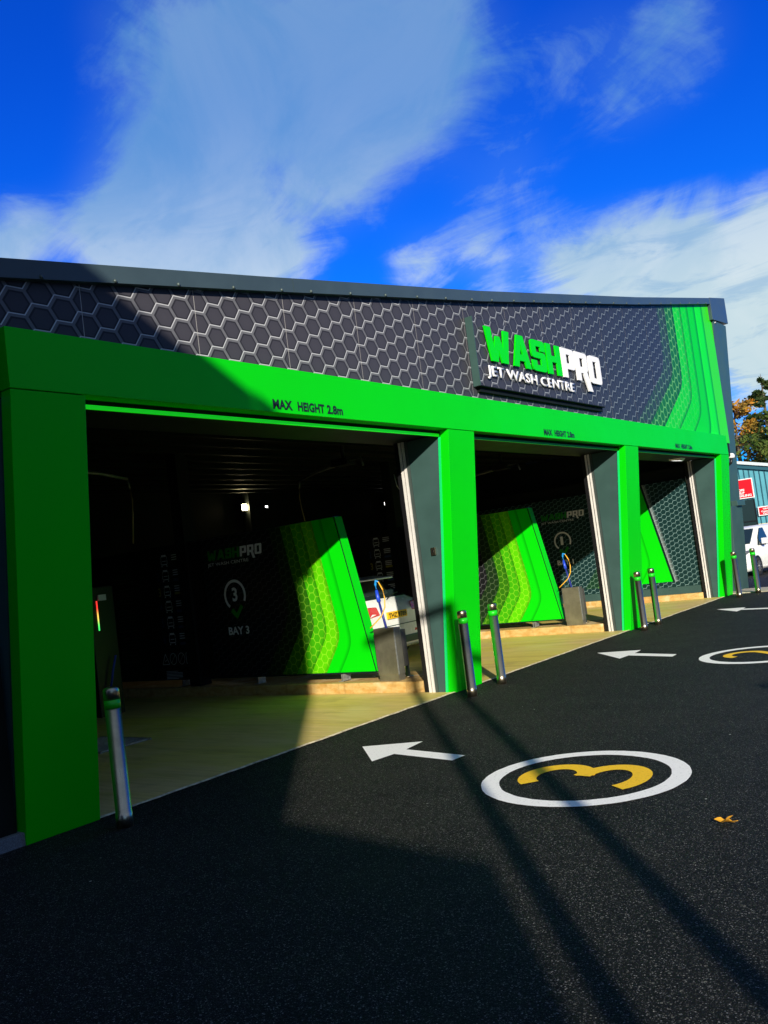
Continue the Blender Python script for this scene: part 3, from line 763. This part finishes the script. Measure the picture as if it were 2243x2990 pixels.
# ------------------------------------------------------------------ bollards
def bollard(loc, label):
    t = thing('bollard', label, 'bollard', loc, 0, 'stainless bollards with green bands'); r = .054
    b = MB(); b.lathe((0,0,0), [(r+.002,0),(r+.002,.10),(r,.101),(r,.80)], 32); b.build('tube', M['steel'], t)
    b = MB(); b.lathe((0,0,0), [(r+.001,.801),(r+.0012,.86)], 32); b.build('green_band', M['band'], t)
    b = MB(); b.lathe((0,0,0), [(r,.861),(r,.925),(r-.004,.935),(r-.018,.945),(.004,.95)], 32); b.build('cap', M['steel'], t)
    return t
b0 = bollard((.50,-.03,0), 'nearest bollard, in shade beside the wide left green post')
for l, s in (((5.09,.0,0),'left bollard of the pair at the second green post'), ((5.84,.05,0),'right bollard of the pair at the second green post'),
             ((10.53,.08,0),'left bollard of the pair at the third green post'), ((11.30,.13,0),'right bollard of the pair at the third green post'),
             ((15.55,-.05,0),'left bollard of the pair at the far right green post'), ((16.35,-.22,.0),'farthest right bollard, in front of the white van')):
    dup(b0, l, s)

# ------------------------------------------------------------------ vehicles
def loft(b, secs, mi=0, capa=True, capb=True):
    rows = [[b.bm.verts.new(p) for p in s] for s in secs]
    for a, c in zip(rows, rows[1:]):
        n = len(a)
        for k in range(n):
            f = b.bm.faces.new((a[k], a[(k+1)%n], c[(k+1)%n], c[k])); f.smooth = True; f.material_index = mi
    if capa: b.bm.faces.new(rows[0][::-1]).material_index = mi
    if capb: b.bm.faces.new(rows[-1]).material_index = mi
def wheel(t, x, y, r=.31, wdt=.2, side=1):
    w = MB(); w.lathe((x,y,r), [(r*.66,-wdt/2),(r*.95,-wdt/2),(r,-wdt/2+.03),(r,wdt/2-.03),(r*.95,wdt/2),(r*.66,wdt/2)], 28, 'x'); o = w.build('wheel', M['tyre'], t)
    w = MB(); s = side*(wdt/2+.004)
    w.lathe((x+s,y,r), [(r*.64,0),(r*.62,.008*side)], 28, 'x')
    w.mi = 1
    for k in range(10):
        a = 2*math.pi*k/10; w.hexa([(x+s+.012*side, y+math.cos(a+q)*r*f, r+math.sin(a+q)*r*f) for q, f in ((-.2,.18),(.2,.18),(.09,.60),(-.09,.60))], [(x+s+.022*side, y+math.cos(a+q)*r*f, r+math.sin(a+q)*r*f) for q, f in ((-.2,.18),(.2,.18),(.09,.60),(-.09,.60))])
    w.lathe((x+s,y,r), [(r*.2,.0),(r*.18,.03*side)], 16, 'x')
    r_ = w.build('rim', [M['black'], M['alloy']], o)
# white hatchback, rear towards -y ; origin at rear bumper centre on the ground
car = thing('parked_car', 'white hatchback with red tail lamp parked in the middle bay', 'car', (7.96,3.05,0))
# profile ring for a station: half widths at heights
def carsec(y, hw, zlo, zsh, ztop, hwt):
    pts = [(-hw*.86,zlo),(hw*.86,zlo),(hw*.97,zlo+.12),(hw,zlo+.30),(hw*.985,zsh-.12),(hw*.93,zsh),(hwt,ztop-.05),(hwt*.85,ztop),(-hwt*.85,ztop),(-hwt,ztop-.05),(-hw*.93,zsh),(-hw*.985,zsh-.12),(-hw,zlo+.30),(-hw*.97,zlo+.12)]
    return [(x,y,z) for x,z in pts]
b = MB()
loft(b, [carsec(.00,.77,.28,.76,.82,.70), carsec(.05,.82,.24,.83,.89,.71), carsec(.10,.85,.22,.88,.96,.70), carsec(.20,.87,.22,.96,1.04,.66), carsec(.50,.875,.20,.96,1.19,.60), carsec(.78,.88,.20,.90,1.36,.57),
         carsec(1.2,.88,.20,.90,1.42,.57), carsec(2.0,.88,.20,.90,1.42,.58), carsec(2.7,.88,.20,.88,1.30,.60), carsec(3.3,.87,.20,.86,.95,.68), carsec(3.9,.84,.22,.74,.80,.66), carsec(4.15,.76,.26,.60,.66,.56)])
b.build('body', M['carwhite'], car)
b = MB(); b.hexa([(-.58,.40,1.335),(.58,.40,1.335),(.57,.78,1.37),(-.57,.78,1.37)], [(-.56,.40,1.365),(.56,.40,1.365),(.55,.80,1.41),(-.55,.80,1.41)], .012); b.build('roof_spoiler', M['carwhite'], car)
b = MB(); b.hexa([(-.58,.225,1.02),(.58,.225,1.02),(.52,.755,1.335),(-.52,.755,1.335)], [(-.57,.19,1.045),(.57,.19,1.045),(.51,.735,1.375),(-.51,.735,1.375)], .005); b.build('rear_window', M['glass'], car)
b = MB(); b.tube([(0,.16,1.0),(.08,.17,1.05),(.30,.20,1.10),(.38,.21,1.10)], .010, 6); b.build('rear_wiper', M['black'], car)
for s in (-1, 1):
    b = MB(); b.hexa([(s*.42,-.01,.80),(s*.80,.0,.76),(s*.895,.42,.84),(s*.60,.15,.84)], [(s*.44,.03,.93),(s*.80,.05,.95),(s*.87,.44,.97),(s*.64,.18,.95)], .01); b.build('tail_lamp', M['red'], car)
    wheel(car, s*.78, .72, .31, .2, s); wheel(car, s*.78, 3.25, .31, .2, s)
    b = MB(); b.hexa([(s*.885,.85,.92),(s*.885,2.6,.92),(s*.90,2.6,.92),(s*.90,.85,.92)], [(s*.665,1.0,1.28),(s*.665,2.3,1.28),(s*.68,2.3,1.28),(s*.68,1.0,1.28)]); b.build('side_window', M['glass'], car)
np_ = MB(); np_.box((-.26,-.012,.535),(.26,.05,.645),.004); plate = np_.build('number_plate', M['plate'], car)
plate.location = (0,-.012,.18)
text('plate_lettering', 'THZ 9789', M['textblack'], (-.235,-.018,.55), (1,0,0), (0,0,1), w=.47, h=.075, bold=.03, parent=plate)
b = MB(); b.box((-.66,-.006,.60),(.66,.03,.612)); b.build('bumper_seam', M['jamb'], car)
b = MB(); b.hexa([(.44,-.004,.46),(.66,-.002,.46),(.66,.02,.46),(.44,.02,.46)], [(.46,-.004,.50),(.66,-.002,.50),(.66,.02,.50),(.46,.02,.50)]); b.build('reflector', M['red'], car); b = MB(); b.box((-.70,-.012,.30),(.70,.02,.42),.02); b.build('lower_bumper', M['jamb'], car)

# white van heading towards -x
van = thing('parked_van', 'white van with black wing mirror parked before the blue building', 'van', (31.86,4.90,-.59), rad(83.4))
# local: front towards +y
def vsec(y, hw, zlo, zb, zt, hwt):
    pts = [(-hw*.92,zlo),(hw*.92,zlo),(hw,zlo+.12),(hw,zb-.05),(hw*.96,zb),(hwt,zt-.08),(hwt*.88,zt),(-hwt*.88,zt),(-hwt,zt-.08),(-hw*.96,zb),(-hw,zb-.05),(-hw,zlo+.12)]
    return [(x,y,z) for x,z in pts]
b = MB()
loft(b, [vsec(0,.80,.24,.66,.74,.74), vsec(-.12,.90,.20,.80,.90,.80), vsec(-.75,.95,.20,1.04,1.10,.84), vsec(-1.05,.95,.20,1.10,1.26,.80), vsec(-1.75,.95,.20,1.12,1.82,.76), vsec(-2.1,.95,.20,1.12,1.90,.76),
         vsec(-3.6,.95,.20,1.12,1.92,.77), vsec(-4.9,.94,.20,1.12,1.90,.76), vsec(-5.0,.90,.24,1.10,1.84,.72)])
b.build('body', M['vanwhite'] if 'vanwhite' in M else M['carwhite'], van)
b = MB(); b.hexa([(-.72,-1.00,1.22),(.72,-1.00,1.22),(.66,-1.72,1.78),(-.66,-1.72,1.78)], [(-.71,-.98,1.25),(.71,-.98,1.25),(.65,-1.70,1.81),(-.65,-1.70,1.81)], .005); b.build('windscreen', M['glass'], van)
for s in (-1, 1):
    b = MB()
    pts = [(-1.28,1.16),(-1.55,1.50),(-1.95,1.80),(-2.30,1.80),(-2.38,1.16)]
    def xx(z): return s*(.955 - (z-1.12)/.70*.175)
    b.hexa([(xx(z),y,z) for y,z in pts], [(xx(z)+s*.014,y,z) for y,z in pts]); b.build('side_window', M['glass'], van)
    b = MB(); b.box((s*.97 if s>0 else -1.20,-1.62,1.17),(1.20 if s>0 else -.97,-1.50,1.40),.03); o = b.build('wing_mirror', M['carwhite'], van)
    b = MB(); b.box((s*.95 if s>0 else -1.10,-1.60,1.12),(1.10 if s>0 else -.95,-1.52,1.165)); b.build('mirror_arm', M['black'], o)
    wheel(van, s*.86, -.92, .35, .2, s); wheel(van, s*.86, -4.1, .35, .2, s)
    b = MB(); b.lathe((s*.90,-.92,.36), [(.41,0),(.41,s*.055)], 28, 'x'); b.build('wheel_arch', M['black'], van)
    b = MB(); b.hexa([(s*.52,-.02,.82),(s*.84,-.12,.84),(s*.92,-.50,.95),(s*.60,-.12,.86)], [(s*.56,-.05,.92),(s*.84,-.18,.97),(s*.90,-.52,1.02),(s*.62,-.18,.96)], .01); b.build('headlight', M['alloy'], van)
b = MB(); b.box((-.60,-.02,.42),(.60,.03,.62),.02); b.build('grille', M['black'], van)
b = MB(); b.box((-.72,-.03,.26),(.72,.035,.36),.02); b.build('bumper_insert', M['black'], van)

# ------------------------------------------------------------------ blue building behind
bb = thing('blue_building', 'blue ribbed cladding shed with a pale sloping roof edge', 'building', (75,14,-1.1))
b = MB()
roof = lambda y: 6.76+1.1 + (y-1.16)*.245       # local coordinates
ya, yb_ = -18, 12
def rz_(y): return roof(y) if y < 12 else roof(12)
b.hexa([(0,ya,2.3),(30,ya,2.3),(30,yb_,2.3),(0,yb_,2.3)], [(0,ya,roof(ya)-.6),(30,ya,roof(ya)-.6),(30,yb_,roof(yb_)-.6),(0,yb_,roof(yb_)-.6)]); b.build('blue_wall', M['bluewall'], bb)
for k in range(34, 48):
    y = -17.8 + k*.41; b = MB(); b.box((-.05,y,2.3),(-.002,y+.07,roof(y)-.62)); b.build('cladding_rib', M['ribdark'], bb)
b = MB(); b.hexa([(-.35,ya,roof(ya)-.26),(30,ya,roof(ya)-.26),(30,yb_,roof(yb_)-.26),(-.35,yb_,roof(yb_)-.26)], [(-.35,ya,roof(ya)),(30,ya,roof(ya)),(30,yb_,roof(yb_)),(-.35,yb_,roof(yb_))]); b.build('roof_edge', M['roofwhite'], bb)
b = MB(); b.hexa([(-.2,ya,roof(ya)-.62),(30,ya,roof(ya)-.62),(30,yb_,roof(yb_)-.62),(-.2,yb_,roof(yb_)-.62)], [(-.2,ya,roof(ya)-.265),(30,ya,roof(ya)-.265),(30,yb_,roof(yb_)-.265),(-.2,yb_,roof(yb_)-.265)]); b.build('roof_fascia', M['ribdark'], bb)
b = MB(); b.box((.0,-18,0),(29.9,11.9,2.296)); b.build('rendered_plinth', M['stone'], bb)
b = MB(); b.box((-.13,.12,.3),(-.055,4.6,4.45)); b.mi = 1
for y in (.12, 1.5, 3.0): b.box((-.17,y,.3),(-.131,y+.09,4.45))
b.box((-.17,.21,2.55),(-.131,4.6,2.63)); b.build('dark_shopfront', [M['glass'], M['black']], bb)
def redsign(y0, y1, z0, z1, label, lines):
    t = thing('red_sign', label, 'sign', (74.86,0,0), 0, 'red signs with white edges on the blue building')
    b = MB(); b.box((-.06,y0,z0),(-.0,y1,z1)); b.build('sign_frame', M['white'], t)
    b = MB(); b.box((-.075,y0+.08,z0+.08),(-.062,y1-.08,z1-.08)); b.build('sign_face', M['redsign'], t)
    for s_, yl, zl, hh, ww in lines: text('sign_lettering', s_, M['white'], (-.08,yl,zl), XN, ZN, w=ww, h=hh, bold=.04, parent=t)
redsign(14.06, 16.2, 3.46, 5.14, 'large red sign reading HOPE HELP HEALING', [('HOPE',15.52,4.10,.20,.72),('HELP',15.52,3.86,.20,.70),('HEALING',15.52,3.62,.20,1.25)])
redsign(11.4, 13.95, 1.84, 2.62, 'small red sign reading Customer Parking at the right edge', [('GROUP',13.55,2.34,.13,.8),('Customer',13.72,2.13,.14,.95),('Parking',13.58,1.93,.15,.8)])

# ------------------------------------------------------------------ trees
def tree(name, x, y, z0, h, spread, m, label, conifer=False, n=2600, seed=1, leaf=.22, lowest=.15):
    rnd = random.Random(seed)
    t = thing(name, label, 'tree', (x,y,z0), 0, 'trees behind the blue building')
    b = MB(); b.tube([(0,0,0),(.1,.05,h*.3),(0,.1,h*.6),(.05,0,h*.96)], [h*.028,h*.022,h*.013,.02], 8); limbs = []
    for k in range(34):
        f = lowest + (1-lowest)*rnd.random()*.92; a = rnd.random()*6.28
        if conifer: L = spread*(1-f)**.8*rnd.uniform(.7,1.15)+.15; up = -.12*L+.35*L*f
        else: L = spread*math.sqrt(max(.05,1-((f-.5)/.55)**2))*rnd.uniform(.6,1.1); up = L*rnd.uniform(.15,.6)
        p0 = Vector((0,0,h*f)); p2 = p0+Vector((math.cos(a)*L, math.sin(a)*L, up)); p1 = p0.lerp(p2,.5)+Vector((0,0,.08*L))
        b.tube([p0,p1,p2], [h*.007,h*.004,.012], 5); limbs.append((p0,p1,p2,L))
    b.build('trunk', M['bark'], t)
    c = MB()
    for i in range(n):
        p0,p1,p2,L = limbs[rnd.randrange(len(limbs))]; s = rnd.uniform(.25,1.05)
        q = p0.lerp(p1, s*2) if s < .5 else p1.lerp(p2, s*2-1)
        r = (.22 if conifer else .42)*(L*.5+.2)
        q = q + Vector((rnd.gauss(0,r*.55), rnd.gauss(0,r*.55), rnd.gauss(0,r*.45) - (.1 if conifer else 0)))
        u = Vector((rnd.gauss(0,1),rnd.gauss(0,1),rnd.gauss(0,.6))).normalized(); v = u.cross(Vector((rnd.gauss(0,1),rnd.gauss(0,1),rnd.gauss(0,1)))).normalized()
        l = leaf*rnd.uniform(.6,1.5)
        c.quad(q-u*l, q+v*l*.5, q+u*l, q-v*l*.45)
    me = c.build('crown', m, t)
    return t
tree('conifer_tree', 101, 18.0, -1.1, 19.6, 4.4, M['leafd'], 'tall ragged dark conifer standing above the other trees', True, 5200, 3, .28)
tree('autumn_tree', 99, 20.9, -1.1, 16.2, 3.8, M['leafo'], 'orange autumn tree directly right of the grey column', False, 4200, 5, .24)
tree('broadleaf_tree', 97, 16.6, -1.1, 14.2, 3.9, M['leafg'], 'dense green tree just above the blue roof', False, 5200, 8, .25, .1)
tree('broadleaf_tree', 103, 14.6, -1.1, 16.6, 3.8, M['leafo2'], 'tan green tree cut by the right edge of the picture', False, 4200, 9, .24, .1)
tree('broadleaf_tree', 94, 21.5, -1.1, 9.8, 3.6, M['leafg'], 'low green tree below the orange autumn tree', False, 3200, 12, .24, .1)

# ------------------------------------------------------------------ bits
t = thing('fallen_leaf', 'curled yellow maple leaf lying on the tarmac at the right', 'leaf', (1.46,-3.75,.004), rad(40))
b = MB(); base = []
for k in range(20):
    a = 2*math.pi*k/20; r = .055 if k % 4 == 0 else (.022 if k % 4 == 2 else .036)
    base.append(b.bm.verts.new((r*math.cos(a)*1.1, r*math.sin(a), .004+.022*abs(math.sin(a*1.5+.4)))))
c = b.bm.verts.new((0,0,.006))
for k in range(20): b.bm.faces.new((c, base[k], base[(k+1)%20]))
b.build('blade', M['leafy'], t)
b = MB(); b.tube([(0,0,.008),(-.04,-.02,.015),(-.085,-.03,.03)], .0018, 5); b.build('stalk', M['leafy'], t)
# security dome on the corner
t = thing('security_camera', 'small white dome camera on the corner above the last green post', 'camera', (17.28,.16,2.97))
b = MB(); b.lathe((0,0,0), [(.05,.0),(.075,.01),(.08,.06),(.06,.10),(.02,.115)], 18); b.build('dome', M['white'], t)
b = MB(); b.tube([(0,0,0),(0,.02,-.10),(0,.12,-.16)], .03, 8); b.build('bracket', M['black'], t)

# ------------------------------------------------------------------ what stands behind the viewer and throws the long shadows, plus an added sky blocker
AZ = Vector((.765,.645,0)).normalized(); NW = Vector((-AZ.y, AZ.x, 0)); TE = math.tan(rad(19.2))
ang = math.atan2(AZ.y, AZ.x)
S0 = 12.0
nb = thing('neighbour_house', 'brick house with gable and lean-to behind the viewer', 'building', tuple(-AZ*S0), ang)
# local x = along sun azimuth, local y = left of it (w)
dz = S0*TE
def L(x, y, z): return (x, y, z)
b = MB(); b.hexa([(0,-1.46,0),(0,10,0),(-8,10,0),(-8,-1.46,0)], [(0,-1.46,3.62+dz),(0,10,3.62+dz),(-8,10,3.62+dz),(-8,-1.46,3.62+dz)]); b.build('walls', M['brick'], nb)
b = MB()
prof = [(-1.46,3.74),(4.2,6.35),(10.2,3.56),(10.2,3.50),(-1.46,3.50)]
b.hexa([(.0,-1.64,3.64+dz),(.0,-1.465,3.64+dz),(-.3,-1.465,3.64+dz),(-.3,-1.64,3.64+dz)], [(.0,-1.64,3.69+dz),(.0,-1.465,3.78+dz),(-.3,-1.465,3.78+dz),(-.3,-1.64,3.69+dz)])
b.hexa([(.0,y,z+dz) for y,z in prof], [(-8.2,y,z+dz) for y,z in prof]); b.build('roof', M['slate'], nb)
b = MB(); b.hexa([(0,-2.575,0),(0,-1.461,0),(-3,-1.461,0),(-3,-2.575,0)], [(0,-2.575,-.47+dz),(0,-1.461,-.02+dz),(-3,-1.461,-.02+dz),(-3,-2.575,-.47+dz)]); b.build('lean_to', M['brick'], nb)
ob = thing('opposite_workshop', 'long brown brick workshop across the yard behind the viewer', 'building', (20,-18,0))  # added out of view to block low sky and brown the bollard reflections
b = MB(); b.box((-22,-8,0),(30,0,4.6)); b.build('walls', M['brick'], ob)
b = MB(); b.hexa([(-22.3,-8.3,4.604),(30.3,-8.3,4.604),(30.3,.3,4.604),(-22.3,.3,4.604)], [(-22.3,-5,5.3),(30.3,-5,5.3),(30.3,-3,5.3),(-22.3,-3,5.3)]); b.build('roof', M['slate'], ob)
for k in range(6):
    b = MB(); b.box((-18+k*8,.004,0),(-14+k*8,.05,3.2)); b.build('roller_door', M['galvdark'], ob)
S1 = 10.0
up = thing('utility_post', 'twin timber utility post with crossbars behind the viewer', 'post', tuple(-AZ*S1), ang)
d1 = S1*TE
b = MB(); b.tube([(0,-2.72,0),(0,-2.72,2.46+d1)], .060, 12); b.tube([(0,-3.20,0),(0,-3.20,2.46+d1)], .060, 12); b.build('poles', M['bark'], up)
b = MB(); b.box((-.05,-3.26,2.42+d1),(.05,-2.2,2.51+d1)); b.box((-.05,-3.7,1.88+d1),(.05,-3.14,1.97+d1)); b.build('crossbar', M['bark'], up)
lp = thing('street_lamp', 'street lamp behind the viewer', 'street lamp', tuple(-AZ*S1), ang)
b = MB(); b.tube([(0,-5.97,0),(0,-5.97,.6+d1)], [.06,.045], 12); b.build('pole', M['galv'], lp)
b = MB(); b.box((-.25,-6.05,.57+d1),(.25,-5.70,.72+d1),.03); b.build('lantern', M['galv'], lp)

# ------------------------------------------------------------------ light
EL = 19.2
sun = bpy.data.lights.new('sun', 'SUN'); sun.energy = 5.0; sun.angle = rad(.5); sun.color = (1,.93,.80)
so = bpy.data.objects.new('sun', sun); C.objects.link(so)
sd = Vector((AZ.x*math.cos(rad(EL)), AZ.y*math.cos(rad(EL)), -math.sin(rad(EL))))
so.rotation_euler = sd.to_track_quat('-Z','Y').to_euler()
w = bpy.data.worlds.new('World'); SC.world = w; w.use_nodes = True
t = NT(w.node_tree); bg = w.node_tree.nodes['Background']
sky = t.new('ShaderNodeTexSky', sky_type='NISHITA'); sky.sun_disc = False; sky.sun_elevation = rad(EL)
sky.sun_rotation = math.atan2(-AZ.x, -AZ.y); sky.air_density = 1.0; sky.dust_density = .6; sky.ozone_density = 3.0
hs = t.new('ShaderNodeHueSaturation'); hs.inputs['Saturation'].default_value = 1.25; t.l.new(sky.outputs[0], hs.inputs['Color'])
tint = t.new('ShaderNodeVectorMath', operation='MULTIPLY'); t.l.new(hs.outputs[0], tint.inputs[0]); tint.inputs[1].default_value = (.06,.66,2.3)
skyc0 = V(t, tint.outputs[0])
D = V(t, t.new('ShaderNodeTexCoord').outputs['Generated'])
nrm = t.new('ShaderNodeVectorMath', operation='NORMALIZE'); t.put(nrm.inputs[0], D); Dn = V(t, nrm.outputs[0])
dx, dy, dz_ = t.xyz(Dn)
blobs = [((0.610,0.568,0.552),0.059,0.40),((0.659,0.537,0.527),0.059,0.45),((0.667,0.499,0.554),0.059,0.40),((0.637,0.574,0.514),0.059,0.35),((0.807,0.339,0.484),0.047,0.22),((0.817,0.287,0.500),0.042,0.22),((0.566,0.732,0.379),0.042,1.00),((0.607,0.704,0.369),0.059,1.00),((0.663,0.659,0.355),0.059,0.95),((0.706,0.619,0.344),0.034,0.55),((0.587,0.695,0.415),0.059,0.60),((0.628,0.645,0.435),0.072,0.55),((0.675,0.626,0.391),0.055,0.35),((0.571,0.673,0.470),0.053,0.38),((0.607,0.617,0.501),0.066,0.42),((0.538,0.639,0.550),0.050,0.35),((0.577,0.613,0.539),0.059,0.42),((0.697,0.556,0.453),0.066,0.58),((0.724,0.492,0.484),0.059,0.75),((0.721,0.458,0.520),0.063,0.75),((0.733,0.520,0.439),0.047,0.50),((0.723,0.558,0.407),0.047,0.40),((0.661,0.575,0.481),0.047,0.30),((0.755,0.422,0.502),0.053,0.45),((0.747,0.401,0.530),0.059,0.42),((0.771,0.454,0.447),0.042,0.25),((0.829,0.386,0.405),0.047,0.28),((0.816,0.430,0.385),0.047,0.20),((0.853,0.246,0.459),0.053,0.42),((0.857,0.206,0.472),0.047,0.36),((0.855,0.287,0.432),0.037,0.25),((0.802,0.502,0.323),0.042,0.45),((0.828,0.452,0.332),0.029,0.35),((0.848,0.437,0.301),0.029,0.50),((0.874,0.376,0.306),0.039,0.80),((0.901,0.322,0.290),0.045,0.90),((0.920,0.289,0.266),0.059,1.00),((0.938,0.233,0.258),0.055,1.00),((0.953,0.191,0.235),0.066,1.00),((0.961,0.211,0.179),0.079,0.90),((0.934,0.177,0.309),0.024,0.50),((0.487,0.788,0.377),0.039,0.50),((0.509,0.768,0.389),0.026,0.40),((0.481,0.802,0.355),0.045,0.60)]
tot = None
for d, r, s in blobs:
    d = Vector(d).normalized()
    nd = t.new('ShaderNodeVectorMath', operation='DOT_PRODUCT'); t.put(nd.inputs[0], Dn); nd.inputs[1].default_value = d
    g = t.m('POWER', 2.71828, (V(t, nd.outputs['Value']) - 1)*(1/(r*r*.5)))*s
    tot = g if tot is None else tot + g
# streaky noise laid on a high cloud plane
inv = t.m('DIVIDE', 1, dz_.max(.05) + .15)
cl = t.comb(dx*inv, dy*inv, 0)
rot = t.new('ShaderNodeMapping'); t.put(rot.inputs['Vector'], cl); rot.inputs['Rotation'].default_value = (0,0,rad(-35)); rot.inputs['Scale'].default_value = (2.2,1.2,1)
n1 = t.noise(V(t, rot.outputs[0]), 2.6, 11, .64, .6)
n2 = t.noise(Dn, 8.0, 11, .66, .7)
n3 = t.noise(Dn, 2.6, 4, .5, .3)
nn = n1*.45 + n2*.35 + n3*.2
dens = tot*1.15 + (nn - .5)*3.6*t.ss(tot, .02, .30) - .12
front = t.ss(dens, .0, .95).max(t.ss(tot, .06, 1.0)*.36)
lowb_ = t.m('SUBTRACT', 1, t.ss(dz_, .22, .55), clamp=True)
skyc = t.mix(lowb_*.55, skyc0, t.scale(skyc0, (1.3,1.7,1.08)))
behind = t.ss(dx*.75 + dy*.45, .38, -.05)
mask = t.m('MULTIPLY', front, 1, clamp=True)
lowbright = t.m('SUBTRACT', 1, t.ss(dz_, .20, .50), clamp=True)
cloudcol = t.mix(lowbright, (1.6,4.2,7.2), (6.6,8.3,8.8))
n4 = t.noise(Dn, 5.0, 8, .6, .9)
cloudcol = t.mix(t.ss(n4, .38, .62)*(lowbright*.45+.15), cloudcol, (8.6,9.6,9.8))
cloudcol = t.mix(t.ss(n1, .52, .34)*.55, cloudcol, (2.6,5.0,7.6))
amt = mask*(lowbright*.30 + .68)
col = t.mix(amt, skyc, cloudcol)
# the half of the sky round the sun is hazy and broken with warm cloud
haze = t.mix(t.ss(nn, .40, .62), (.8,1.6,2.7), (3.3,3.8,4.2))
col = t.mix(behind*.85, col, haze)
t.l.new(col.s, bg.inputs['Color']); bg.inputs['Strength'].default_value = .07

# ------------------------------------------------------------------ camera
def Rm(yaw, pitch, roll):
    f = Vector((math.sin(yaw)*math.cos(pitch), math.cos(yaw)*math.cos(pitch), math.sin(pitch)))
    r0 = Vector((math.cos(yaw), -math.sin(yaw), 0)); d0 = f.cross(r0)
    r = math.cos(roll)*r0 + math.sin(roll)*d0; d = -math.sin(roll)*r0 + math.cos(roll)*d0
    return r, d, f
r, d, f = Rm(rad(53.1934), rad(3.59817), rad(7.23646))
cam = bpy.data.cameras.new('camera'); co = bpy.data.objects.new('camera', cam); C.objects.link(co)
m = Matrix((( r.x, -d.x, -f.x), (r.y, -d.y, -f.y), (r.z, -d.z, -f.z))).to_4x4(); m.translation = Vector((-3.1467,-5.27414,1.52179)); co.matrix_world = m
cam.sensor_fit = 'HORIZONTAL'; cam.sensor_width = 36; cam.lens = 36*2557.98/2243; cam.clip_end = 1500; cam.clip_start = .05
SC.camera = co
SC.view_settings.view_transform = 'Standard'; SC.view_settings.look = 'None'; SC.view_settings.exposure = .35; SC.view_settings.gamma = 1
SC.cycles.max_bounces = 6
